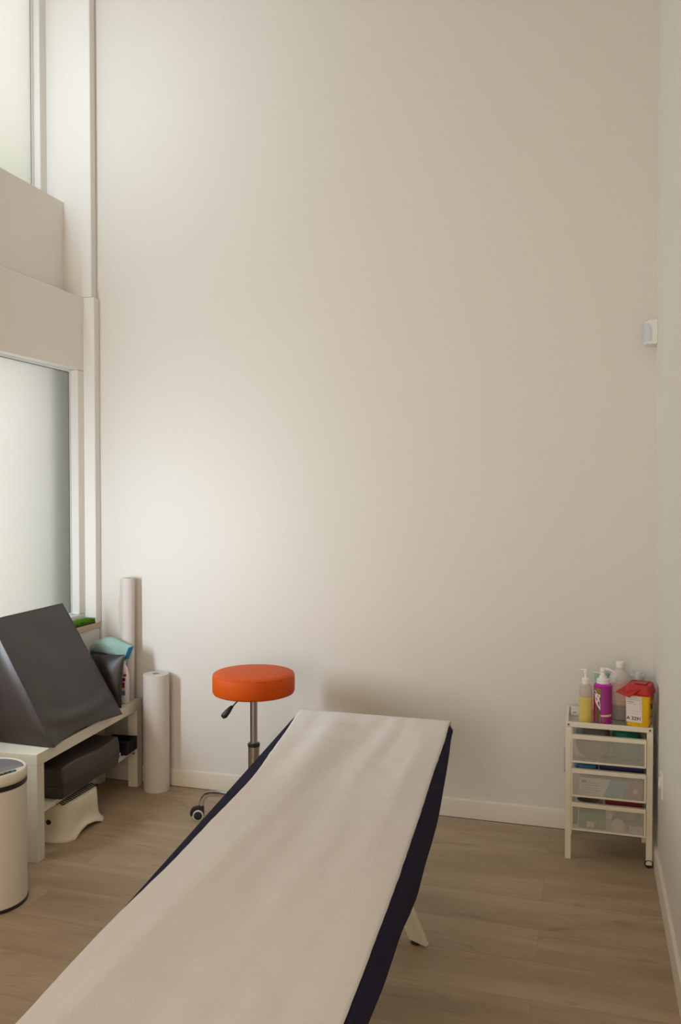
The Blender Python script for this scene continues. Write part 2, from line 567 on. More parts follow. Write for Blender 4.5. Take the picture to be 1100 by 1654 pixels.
# grey pier added outside the lower window to darken that end of the pane
struct(MB().box(-3.15, -2.70, 3.60, 3.774, 0.886, 2.164).box(-3.25, -2.83, 3.735, 3.95, 0, 2.9), 'trim_3', M['outpost'])
# unseen green strips added outside to tint each pane from below
struct(MB().box(-3.10, -2.83, -0.5, 4.4, 0.55, 0.80), 'trim_4', M['turf'])
struct(MB().box(-3.25, -2.96, -0.5, 4.4, 2.85, 3.04), 'trim_5', M['turf'])
# unseen slab added outside above the upper window to dim its pane
struct(MB().box(-3.75, -2.96, -0.5, 4.4, 4.46, 4.6), 'trim_7', M['ceil'])
# pale timber sill board
struct(MB().box(-2.546, -2.484, Y0 + 0.2, YB - 0.001, 0.8055, 0.836), 'trim_6', M['sillwood'], bevel=0.0015)

# artificial turf strip lying on the sill
t = thing('artificial_turf_strip', 'strip of bright green artificial turf lying on the pale window sill', 'turf', (-2.515, 3.0, 0.836))
MB().box(-2.543, -2.486, 2.2, YB - 0.004, 0.8365, 0.842).build('backing', M['turfbase'], t)
g = MB()
rnd = random.Random(3)
for i in range(11000):
    x = rnd.uniform(-2.542, -2.488); y = YB - 0.006 - 1.65 * rnd.random() ** 1.7
    h = rnd.uniform(0.017, 0.031) * (1.0 + 0.25 * noise.noise(Vector((x * 40, y * 40, 0))))
    a = rnd.uniform(0, 2 * PI); wd = rnd.uniform(0.0009, 0.0017)
    lx, ly = rnd.gauss(0, 0.006), rnd.gauss(0, 0.006)
    dx, dy = math.cos(a) * wd, math.sin(a) * wd
    tx = min(max(x + lx, -2.5435), -2.480); ty = min(y + ly, YB - 0.003)
    v = [g.bm.verts.new(q) for q in ((x - dx, y - dy, 0.841), (x + dx, y + dy, 0.841), (tx, ty, 0.841 + h))]
    g.bm.faces.new(v)
tb = g.build('grass_pile', M['turf'], t)
tb['kind'] = 'stuff'

# ================================================================== BENCH
BA = R(4.0)     # the bench stands slightly askew
bo = Vector((-2.158, 2.895, 0))
BM_ = Matrix.Translation(bo) @ Matrix.Rotation(BA, 4, 'Z')      # local: x<=0 to the wall, y>=0 away
t = thing('low_bench', 'low cream bench with a lower shelf against the window wall', 'bench', bo + Vector((-0.12, 0.45, 0)))
BL, BW = 0.955, 0.262
MB().box(-BW, 0, 0, BL, 0.40, 0.45, BM_).build('bench_top', M['furn'], t, bevel=0.0015)
for sx in (0, 1):
    for sy in (0, 1):
        x0 = -BW if sx else -0.052
        y0 = BL - 0.052 if sy else 0.0
        MB().box(x0, x0 + 0.052, y0, y0 + 0.052, 0, 0.3995, BM_).build('leg', M['furn'], t, bevel=0.001)
MB().box(-BW + 0.012, -0.012, 0.052, BL - 0.052, 0.185, 0.205, BM_).build('shelf', M['furn'], t, bevel=0.001)
bracket = MB().box(-0.05, -0.013, BL - 0.060, BL - 0.0525, 0.172, 0.184, BM_).build('shelf_bracket', M['steel'], t)

# ================================================================== LARGE WEDGE CUSHION leaning on the window wall
def grid_quad(mb, a, b, c, d, nu, nv, disp=None):
    """quad a-b-c-d (a->b is u, a->d is v)"""
    a, b, c, d = map(Vector, (a, b, c, d))
    nrm = (b - a).cross(d - a).normalized()
    g = []
    for j in range(nv + 1):
        row = []
        for i in range(nu + 1):
            u, v = i / nu, j / nv
            p = (a * (1 - u) + b * u) * (1 - v) + (d * (1 - u) + c * u) * v
            if disp: p = p + nrm * disp(u, v)
            row.append(mb.bm.verts.new(p))
        g.append(row)
    for j in range(nv):
        for i in range(nu):
            mb.bm.faces.new((g[j][i], g[j][i + 1], g[j + 1][i + 1], g[j + 1][i]))
    return g


def wedge():
    ya, yb = 2.985, 3.535
    def edge(u, v): return min(u, 1 - u, v, 1 - v)
    t = thing('wedge_cushion', 'large charcoal vinyl wedge cushion leaning against the window on the bench', 'cushion', (-2.3, 3.26, 0.45))
    mb = MB()
    def front(u, v):
        e = min(1, edge(u, v) * 10)
        # soft folds above the lower edge
        f = 0.0095 * math.sin((v * 34) + 3.0 * math.sin(u * 3.1) + 0.5) * math.exp(-((v - 0.14) / 0.10) ** 2) * (0.25 + u) * e
        f += 0.0045 * noise.noise(Vector((u * 3, v * 4, 1.7))) * e
        return f + 0.004 * e
    B1 = (-2.140, ya, 0.4535); B2 = (-2.148, yb, 0.4535)
    T1 = (-2.482, ya + 0.035, 0.972); T2 = (-2.482, yb + 0.004, 0.978)
    K1 = (-2.44, ya + 0.01, 0.4535); K2 = (-2.45, yb, 0.4535)
    g = grid_quad(mb, B1, B2, T2, T1, 40, 46, front)
    for j, row in enumerate(g):
        for i, v in enumerate(row):
            u = i / 40; k = (max(0.0, math.sin(PI * u ** 0.8)) ** 1.3) * math.exp(-j / 46 * 14)
            v.co += Vector((-0.022, 0, 0.014)) * k
    # end triangles, subdivided so they swell slightly
    def tri(a, b, c, s):
        a, b, c = map(Vector, (a, b, c)); n = 16
        nr = (b - a).cross(c - a).normalized() * s
        rows = []
        for i in range(n + 1):
            row = []
            for j in range(n + 1 - i):
                u, v = i / n, j / n; w_ = 1 - u - v
                p = a * w_ + b * u + c * v + nr * (0.010 * min(1, 8 * min(u, v, w_)))
                row.append(mb.bm.verts.new(p))
            rows.append(row)
        for i in range(n):
            for j in range(n - i):
                mb.bm.faces.new((rows[i][j], rows[i + 1][j], rows[i][j + 1]))
                if j < n - i - 1:
                    mb.bm.faces.new((rows[i + 1][j], rows[i + 1][j + 1], rows[i][j + 1]))
    tri(B1, K1, T1, -1)
    tri(B2, K2, T2, 1)
    grid_quad(mb, K1, T1, T2, K2, 4, 4)
    grid_quad(mb, Vector(B1) + Vector((-0.045, 0, 0)), K1, K2, Vector(B2) + Vector((-0.045, 0, 0)), 4, 4)
    bmesh.ops.remove_doubles(mb.bm, verts=mb.bm.verts, dist=0.0008)
    mb.build('cushion_cover', M['vinyl'], t, smooth=True, angle=28)
    s = MB()
    for a, b in ((B1, T1), (B2, T2), (T1, T2)):
        a, b = Vector(a), Vector(b)
        pts = [a.lerp(b, k / 14) + Vector((noise.noise(Vector((k * .8, a.x * 9, b.y))) * .0012,) * 3) for k in range(15)]
        s.tube(pts, 0.0016, 6)
    s.build('seam_piping', M['seam'], t, smooth='all')


wedge()


# small cushion standing behind it
def pillow(name, label, corners, thick, sharp=0.55):
    """corners: a,b,c,d of the mid plane; puffed to thick at the middle, pinched at the seam"""
    mb = MB()
    a, b, c, d = map(Vector, corners)
    n = (b - a).cross(d - a).normalized()
    N = 26
    def shape(u, v):
        e = (4 * u * (1 - u)) ** sharp * (4 * v * (1 - v)) ** sharp
        return thick / 2 * e + 0.0015 * noise.noise(Vector((u * 5, v * 5, 3))) * e
    G = []
    for s in (1, -1):
        g = []
        for j in range(N + 1):
            row = []
            for i in range(N + 1):
                u = 0.5 - 0.5 * math.cos(PI * i / N); v = 0.5 - 0.5 * math.cos(PI * j / N)
                # the outline bows in between the corners
                cu = 0.5 + (u - 0.5) * (1 - 0.05 * 4 * v * (1 - v)); cv = 0.5 + (v - 0.5) * (1 - 0.035 * 4 * u * (1 - u))
                p = (a * (1 - cu) + b * cu) * (1 - cv) + (d * (1 - cu) + c * cu) * cv
                row.append(mb.bm.verts.new(p + n * s * shape(u, v)))
            g.append(row)
        G.append(g)
        for j in range(N):
            for i in range(N):
                mb.bm.faces.new((g[j][i], g[j][i + 1], g[j + 1][i + 1], g[j + 1][i]))
    bmesh.ops.remove_doubles(mb.bm, verts=mb.bm.verts, dist=0.0006)
    t = thing(name, label, 'cushion', tuple((a + b) / 2))
    mb.build('cushion_cover', M['vinyl'], t, smooth='all')
    s = MB()
    cs = [a, b, c, d]
    loop = []
    for k in range(4):
        p, q = cs[k], cs[(k + 1) % 4]
        mid = (a + b + c + d) / 4
        for i in range(12):
            u = i / 12
            x = p.lerp(q, u)
            x = x + (mid - x) * ((0.05 if k % 2 else 0.035) * 4 * u * (1 - u))
            loop.append(x)
    loop.append(loop[0])
    s.tube(loop, 0.0022, 6, cap=False)
    s.build('seam_piping', M['seam'], t, smooth='all')
    return t


pillow('square_cushion', 'smaller charcoal vinyl cushion standing upright on the bench behind the wedge', 
       [(-2.444, 3.645, 0.456), (-2.212, 3.628, 0.456), (-2.212, 3.66, 0.714), (-2.450, 3.68, 0.706)], 0.085)

# ================================================================== BOX CUSHION on the bench shelf
def box_cushion():
    t = thing('box_cushion', 'thick charcoal vinyl box cushion stuffed onto the shelf under the bench top', 'cushion', (-2.28, 3.3, 0.206))
    x0, x1, y0, y1, z0 = -2.40, -2.148, 3.05, 3.53, 0.2065
    m = Matrix.Translation((x1, y0, 0)) @ Matrix.Rotation(R(2.5), 4, 'Z') @ Matrix.Translation((-x1, -y0, 0))
    NX, NY, NZ = 14, 26, 8
    mb = MB()
    def P(i, j, k):
        u, v, w_ = i / NX, j / NY, k / NZ
        h = 0.128 + 0.012 * v + 0.010 * math.sin(v * 5.5 + 0.8) * (0.3 + u * .7)
        x = x0 + (x1 - x0) * u; y = y0 + (y1 - y0) * v; z = z0 + h * w_
        bulge = 0.007 * math.sin(PI * w_)
        if i == NX: x += bulge
        if i == 0: x -= bulge
        if j == NY: y += bulge
        if j == 0: y -= bulge
        if k == NZ: z += 0.010 * (4 * u * (1 - u)) ** .5 * (4 * v * (1 - v)) ** .5
        return m @ Vector((x, y, z))
    def face(f, a, b):
        g = [[mb.bm.verts.new(f(i, j)) for i in range(a + 1)] for j in range(b + 1)]
        for j in range(b):
            for i in range(a):
                mb.bm.faces.new((g[j][i], g[j][i + 1], g[j + 1][i + 1], g[j + 1][i]))
    face(lambda i, j: P(i, j, NZ), NX, NY); face(lambda i, j: P(i, j, 0), NX, NY)
    face(lambda i, k: P(i, 0, k), NX, NZ); face(lambda i, k: P(i, NY, k), NX, NZ)
    face(lambda j, k: P(0, j, k), NY, NZ); face(lambda j, k: P(NX, j, k), NY, NZ)
    bmesh.ops.remove_doubles(mb.bm, verts=mb.bm.verts, dist=0.0004)
    o = mb.build('cushion_cover', M['vinyl'], t, bevel=0.009, seg=3)
    s = MB()
    zz = NZ * 0.42
    pts = [P(NX, j, zz) + Vector((0.0008, 0, 0)) for j in range(NY + 1)]
    s.tube(pts, 0.0016, 6)
    pts = [P(i, 0, zz) + Vector((0, -0.0008, 0)) for i in range(NX + 1)]
    s.tube(pts, 0.0016, 6)
    s.build('seam_piping', M['seam'], t, smooth='all')


box_cushion()

# dark things on the far end of the shelf
t = thing('open_black_box', 'open black storage box at the far end of the bench shelf', 'box', (-2.27, 3.73, 0.206))
b = MB()
bm2 = Matrix.Translation((-2.245, 3.72, 0)) @ Matrix.Rotation(R(6), 4, 'Z')
x0, x1, y0, y1, z0, z1 = -0.10, 0.036, -0.062, 0.062, 0.2065, 0.272
b.box(x0, x1, y0, y1, z0, z0 + 0.003, bm2)
b.box(x0, x1, y0, y0 + 0.003, z0 + 0.003, z1, bm2); b.box(x0, x1, y1 - 0.003, y1, z0 + 0.003, z1, bm2)
b.box(x0, x0 + 0.003, y0 + 0.003, y1 - 0.003, z0 + 0.003, z1, bm2); b.box(x1 - 0.003, x1, y0 + 0.003, y1 - 0.003, z0 + 0.003, z1, bm2)
b.build('box_body', M['black'], t, bevel=0.0008)
MB().box(x0 + 0.01, x1 - 0.012, y0 + 0.01, y1 - 0.02, z0 + 0.0035, z0 + 0.045, bm2).build('box_lining', M['blackcloth'], t, bevel=0.004)
b = MB()
prof = [(0.0, 0), (0.045, 0.004), (0.055, 0.03), (0.05, 0.06), (0.035, 0.082), (0.012, 0.092)]
b.lathe(prof, (-2.285, 3.60, 0.2065), 20)
for v in b.bm.verts:
    v.co.x = -2.285 + (v.co.x + 2.285) * 1.25; v.co.y = 3.60 + (v.co.y - 3.60) * 0.85
    v.co += Vector((1, 1, 0)) * 0.004 * noise.noise(v.co * 30)
o = b.build('black_cloth_bag', M['blackcloth'], smooth='all')
tag(o, 'crumpled black cloth bag between the box cushion and the black box on the shelf', 'bag')
t = thing('small_carton', 'tiny white and blue carton on the shelf beside the black bag', 'carton', (-2.215, 3.60, 0.206))
MB().box(-2.222, -2.208, 3.585, 3.615, 0.2065, 0.238).build('carton_body', M['whitecard'], t, bevel=0.0006)
MB().box(-2.2232, -2.2072, 3.5842, 3.608, 0.213, 0.230).build('printed_band', M['blueprint'], t)

# ================================================================== STEP STOOL under the bench
def step_stool():
    t = thing('step_stool', 'cream plastic step stool with black grip dots under the bench', 'step stool', (-2.31, 3.25, 0))
    cx, cy = -2.315, 3.245
    N = 72
    def ring(hx, hy, z, arch, pw=4.2):
        out = []
        for i in range(N):
            a = 2 * PI * i / N
            c, s = math.cos(a), math.sin(a)
            x = hx * math.copysign(abs(c) ** (2 / pw), c); y = hy * math.copysign(abs(s) ** (2 / pw), s)
            zz = z
            if arch:
                fx = max(0, 1 - (abs(y) / (hy * 0.62)) ** 2) if abs(x) > hx * 0.7 else 0
                zz += arch * fx ** 1.0
                # waist in where the arch is
                x *= 1 - 0.08 * fx
            out.append(Vector((cx + x, cy + y, zz)))
        return out
    b = MB()
    rings = [ring(0.176, 0.170, 0.000, 0.026), ring(0.178, 0.172, 0.006, 0.026), ring(0.170, 0.166, 0.013, 0.024),
             ring(0.162, 0.159, 0.024, 0.020), ring(0.157, 0.154, 0.040, 0.013), ring(0.154, 0.151, 0.070, 0.005),
             ring(0.152, 0.149, 0.112, 0), ring(0.150, 0.147, 0.146, 0), ring(0.148, 0.145, 0.154, 0),
             ring(0.142, 0.139, 0.1600, 0), ring(0.120, 0.117, 0.1600, 0)]
    b.loft(rings, cap0=False)
    b.build('stool_body', M['stepplastic'], t, smooth='all')
    d = MB()
    for i in range(-8, 9):
        for j in range(-8, 9):
            x = i * 0.0158; y = j * 0.0165 + (0.0082 if i % 2 else 0)
            if abs(x) < 0.138 and abs(y) < 0.134:
                d.box(cx + x - 0.0045, cx + x + 0.0045, cy + y - 0.0045, cy + y + 0.0045, 0.1595, 0.1617)
    d.build('grip_dots', M['grip'], t)
    h = MB()
    mm = Matrix.Translation((-2.250, cy - 0.1490, 0.083)) @ Matrix.Rotation(R(90 + 3), 4, 'X')
    h.lathe([(0.0, 0), (0.011, 0.0), (0.011, 0.004), (0.0, 0.004)][1:3], (0, 0, 0), 20, m=mm)
    h.build('finger_hole', M['hole'], t, smooth=True)


step_stool()

# ================================================================== SENSOR BIN
def sensor_bin():
    c = (-2.128, 2.578); r = 0.130
    t = thing('sensor_bin', 'round cream sensor waste bin with grey metal lid near the bench end', 'waste bin', (c[0], c[1], 0))
    cc = (c[0], c[1], 0)
    MB().lathe([(r - 0.002, 0), (r + 0.0015, 0.001), (r + 0.0015, 0.010), (r - 0.001, 0.012)], cc, 64).build('base_ring', M['black'], t, smooth=True)
    MB().lathe([(r - 0.003, 0.012), (r - 0.001, 0.013), (r - 0.001, 0.4420), (r - 0.003, 0.4430)], cc, 64).build('bin_body', M['bin'], t, smooth=True)
    MB().lathe([(r - 0.004, 0.4430), (r + 0.0005, 0.4440), (r + 0.0005, 0.4600), (r - 0.003, 0.4610)], cc, 64).build('black_band', M['black'], t, smooth=True)
    MB().lathe([(r - 0.004, 0.4610), (r + 0.001, 0.4620), (r + 0.002, 0.4770), (r + 0.001, 0.4900), (r - 0.002, 0.4970), (r - 0.005, 0.4995), (r - 0.009, 0.4985), (r - 0.011, 0.4940)], cc, 64).build('lid_rim', M['bin'], t, smooth='all')
    # the flap stops short at the front, where the rim widens into the control panel
    fa = R(-19)          # direction of the panel
    f = Vector((math.cos(fa), math.sin(fa), 0)); g = Vector((-math.sin(fa), math.cos(fa), 0))
    C0 = Vector((c[0], c[1], 0))
    rr = r - 0.0115
    def clip_ring(rad, z, cut):
        out = []
        for i in range(72):
            a = 2 * PI * i / 72
            u, v = rad * math.cos(a), rad * math.sin(a)
            if u > cut: u = cut
            out.append(C0 + f * u + g * v + Vector((0, 0, z)))
        return out
    MB().loft([clip_ring(rr, 0.4870, 0.078), clip_ring(rr, 0.4955, 0.078), clip_ring(rr - 0.004, 0.4980, 0.074), clip_ring(rr * .6, 0.5010, 0.04), clip_ring(rr * .25, 0.5020, 0.02)]).build('lid_flap', M['binlid'], t, smooth='all')
    def seg(rad, z):
        a0 = math.acos(0.079 / rad)
        pts = [C0 + f * rad * math.cos(a) + g * rad * math.sin(a) + Vector((0, 0, z)) for a in [(-a0 + 2 * a0 * k / 20) for k in range(21)]]
        return pts
    MB().loft([seg(r - 0.008, 0.4820), seg(r - 0.008, 0.4988)]).build('panel_deck', M['bin'], t, smooth=True)
    # black sensor window with indicators
    def cap(L, w_, z, off):
        pts = []
        for k in range(12):
            a = -PI / 2 + PI * k / 11; pts.append(C0 + f * (off + w_ * math.sin(a)) + g * (L + w_ * math.cos(a)) + Vector((0, 0, z)))
        for k in range(12):
            a = PI / 2 + PI * k / 11; pts.append(C0 + f * (off + w_ * math.sin(a)) + g * (-L + w_ * math.cos(a)) + Vector((0, 0, z)))
        return pts
    pn = MB(); pn.loft([cap(0.034, 0.0100, 0.4975, 0.0985), cap(0.034, 0.0100, 0.5002, 0.0985)])
    po = pn.build('sensor_window', M['black'], t, smooth=True)
    for k, (gg, m_) in enumerate(((-0.030, 'ledteal'), (0.030, 'ledteal'), (-0.008, 'ledamber'), (0.010, 'ledamber'))):
        q = C0 + f * 0.0985 + g * gg
        rad = 0.0062 if k < 2 else 0.003
        MB().lathe([(rad, 0.5000), (rad, 0.5008)], (q.x, q.y, 0), 18).build('indicator', M[m_], po)
    q = C0 + f * 0.022
    MB().lathe([(0.020, 0.4990), (0.020, 0.5070), (0.016, 0.5100), (0.006, 0.5105)], (q.x, q.y, 0), 30).build('lid_knob', M['chrome'], t, smooth=True)


sensor_bin()

# ================================================================== PAPER ROLLS
def paper_roll(label, c, r, rc, h, tilt=None):
    t = thing('paper_roll', label, 'paper roll', (c[0], c[1], c[2]))
    m = Matrix.Translation(c)
    if tilt: m = m @ tilt
    b = MB()
    prof = [(rc, 0), (r - 0.0008, 0), (r, 0.0008), (r, h - 0.0012), (r - 0.0015, h), (rc, h), (rc, 0)]
    rings = []
    n = 56
    for rad, z in prof:
        rings.append([m @ Vector((rad * math.cos(2 * PI * i / n), rad * math.sin(2 * PI * i / n), z)) for i in range(n)])
    b.loft(rings, cap0=False, cap1=False)
    # winding lines on the end
    b.build('paper_winding', M['shadedpaper'], t, smooth=True)
    k = MB()
    rings = []
    for rad, z in [(rc - 0.0015, 0), (rc - 0.0002, 0), (rc - 0.0002, h - 0.001), (rc - 0.0015, h - 0.001), (rc - 0.0015, 0)]:
        rings.append([m @ Vector((rad * math.cos(2 * PI * i / 30), rad * math.sin(2 * PI * i / 30), z)) for i in range(30)])
    k.loft(rings, cap0=False, cap1=False)
    k.build('cardboard_core', M['cardboard'], t, smooth=True)
    return t, m


t, m_ = paper_roll('thick full roll of white couch paper standing on the floor at the bench end', (-2.112, 3.800, 0), 0.0655, 0.0195, 0.598)
t, m_ = paper_roll('thin tall paper roll with a torn edge standing on the bench in the corner', (-2.282, 3.810, 0.4505), 0.0325, 0.016, 0.632,
                   Matrix.Rotation(R(-1.1), 4, 'X'))
fl = MB()
rnd = random.Random(11)
pa, pb = [], []
for k in range(60):
    z = 0.630 * k / 59
    prof_w = 0.006 + 0.016 * math.exp(-((z - 0.46) / 0.075) ** 2) + 0.006 * (z > 0.58) * math.sin((z - 0.58) / 0.05 * PI) + 0.003 * (1 + math.sin(z * 26))
    wv = prof_w + rnd.uniform(-0.0026, 0.0022)
    pa.append(m_ @ Vector((-0.028, -0.0165, z))); pb.append(m_ @ Vector((-0.029 - wv, -0.0165 + 0.3 * wv, z)))
va = [fl.bm.verts.new(p_) for p_ in pa]; vb = [fl.bm.verts.new(p_) for p_ in pb]
off = Vector((0.0002, 0.0006, 0))
vc = [fl.bm.verts.new(p_ + off) for p_ in pa]; vd = [fl.bm.verts.new(p_ + off) for p_ in pb]
for k in range(59):
    fl.bm.faces.new((va[k], va[k + 1], vb[k + 1], vb[k])); fl.bm.faces.new((vc[k], vd[k], vd[k + 1], vc[k + 1]))
    fl.bm.faces.new((vb[k], vb[k + 1], vd[k + 1], vd[k]))
fl.build('torn_flap', M['tornpaper'], t)

# ================================================================== SPRAY BOTTLE + CLOTH
bc = (-2.262, 3.742, 0.4505)
t = thing('spray_bottle', 'white spray bottle with red and blue label beside the upright cushion on the bench', 'bottle', bc)
b = MB()
rings = []
for hx, hy, z in [(0.030, 0.020, 0), (0.033, 0.023, 0.004), (0.033, 0.023, 0.10), (0.031, 0.022, 0.14), (0.024, 0.019, 0.175), (0.013, 0.013, 0.195), (0.012, 0.012, 0.205)]:
    rings.append(rrect(bc[0] - 0.006, bc[1], hx, hy, min(hx, hy) * 0.9, bc[2] + z))
b.loft(rings)
bot = b.build('bottle_body', M['whiteplastic'], t, smooth='all')
b = MB()
b.lathe([(0.014, 0.203), (0.015, 0.204), (0.015, 0.225), (0.011, 0.228)], (bc[0] - 0.006, bc[1], bc[2]), 24)
b.build('collar', M['whiteplastic'], t, smooth=True)
b = MB()
b.prism([(bc[0] - 0.055, bc[1] - 0.009, 0.695), (bc[0] - 0.055, bc[1] - 0.009, 0.712), (bc[0] - 0.01, bc[1] - 0.009, 0.722), (bc[0] + 0.03, bc[1] - 0.009, 0.712), (bc[0] + 0.028, bc[1] - 0.009, 0.690), (bc[0] - 0.02, bc[1] - 0.009, 0.679)], (0, 0.018, 0))
b.build('trigger_head', M['whiteplastic'], t, bevel=0.002)
# label marks on the side seen beyond the cushion
for nm, m_k, x0, x1, z0, z1 in (('red_ring', 'redprint', -2.252, -2.239, 0.590, 0.603), ('violet_block', 'violetprint', -2.262, -2.2435, 0.567, 0.582), ('red_block', 'redprint', -2.262, -2.246, 0.532, 0.560), ('blue_badge', 'blueprint', -2.262, -2.244, 0.494, 0.518)):
    b = MB()
    cx_, rx, ry = bc[0] - 0.006, 0.0334, 0.0234
    front = []
    for k in range(7):
        x = x0 + (x1 - x0) * k / 6
        uu = max(-1, min(1, (x - cx_) / rx)); y = bc[1] - ry * math.sqrt(max(0, 1 - abs(uu) ** 6)) - 0.0004
        front.append((x, y))
    b.loft([[Vector((x, y, z0)) for x, y in front] + [Vector((x, y + 0.001, z0)) for x, y in reversed(front)],
            [Vector((x, y, z1)) for x, y in front] + [Vector((x, y + 0.001, z1)) for x, y in reversed(front)]])
    b.build('label_print', M[m_k], bot)

# folded microfibre cloth over the spray head
def cloth():
    Yc = 3.742
    t = thing('microfibre_cloth', 'folded mint green cloth with a blue hem draped over the spray bottle', 'cloth', (-2.33, Yc, 0.70))
    # outline in X, Z (plane Y = Yc), front lobe and back lobe
    out = [(-2.441, 0.706), (-2.441, 0.745), (-2.424, 0.762), (-2.392, 0.772), (-2.352, 0.783), (-2.325, 0.785), (-2.295, 0.775), (-2.262, 0.760), (-2.232, 0.748), (-2.214, 0.742),
           (-2.222, 0.712), (-2.234, 0.680), (-2.247, 0.664), (-2.262, 0.670), (-2.30, 0.690), (-2.35, 0.696), (-2.40, 0.698)]
    top = out[1:10]; bot_ = [out[0]] + out[16:9:-1]
    def interp(poly, u):
        tot = len(poly) - 1; k = min(int(u * tot), tot - 1); f = u * tot - k
        return Vector(poly[k]).lerp(Vector(poly[k + 1]), f)
    mb = MB(); NU, NV = 30, 26
    rings = []
    for i in range(NU + 1):
        u = i / NU
        T_ = interp(top, u); B_ = interp(bot_, u)
        ring = []
        hd = 0.034 + 0.010 * math.sin(u * 5)
        for k in range(NV):
            a = 2 * PI * k / NV
            cz = 0.5 + 0.5 * math.sin(a)
            pz = B_.lerp(T_, cz)
            yy = Yc - hd * math.copysign(abs(math.cos(a)) ** 0.7, math.cos(a)) * (1.0 if cz < .9 else .9)
            p_ = Vector((pz.x, yy, pz.y))
            p_ += Vector((0.3, 1, 0.5)) * (0.010 * noise.noise(p_ * 17) + 0.003 * noise.noise(p_ * 50))
            ring.append(p_)
        rings.append(ring)
    mb.loft(rings)
    mb.build('cloth_fold', M['teal'], t, smooth='all')
    # hem bands at the right end: two folded layers
    for dx, dy, w_ in ((0.001, -0.006, 0.006), (0.0065, -0.003, 0.004)):
        h = MB()
        a = [Vector((-2.2145 + dx, Yc - 0.030 + dy, 0.742)), Vector((-2.2215 + dx, Yc - 0.041 + dy, 0.712)), Vector((-2.2335 + dx, Yc - 0.041 + dy, 0.682)), Vector((-2.2465 + dx, Yc - 0.030 + dy, 0.664))]
        if dx: a = a[:3]
        pts = [a[min(int(s_), len(a) - 2)].lerp(a[min(int(s_), len(a) - 2) + 1], s_ - min(int(s_), len(a) - 2)) for s_ in [k * (len(a) - 1) / 12 for k in range(13)]]
        h.loft([[p_ + Vector((-w_ / 2, 0, 0)), p_ + Vector((w_ / 2, -0.001, 0.001)), p_ + Vector((w_ / 2, 0.03, 0.001)), p_ + Vector((-w_ / 2, 0.03, 0))] for p_ in pts])
        h.build('blue_hem', M['hem'], t, bevel=0.0015)
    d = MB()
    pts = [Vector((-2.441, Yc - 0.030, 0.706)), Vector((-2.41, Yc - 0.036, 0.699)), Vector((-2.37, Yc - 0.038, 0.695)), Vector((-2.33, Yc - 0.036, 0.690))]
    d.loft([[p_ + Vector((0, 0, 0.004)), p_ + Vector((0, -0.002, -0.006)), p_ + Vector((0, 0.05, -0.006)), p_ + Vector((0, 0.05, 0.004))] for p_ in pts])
    d.build('shaded_underside', M['tealshade'], t, bevel=0.002)  # dark strip paints the shade under the fold


cloth()

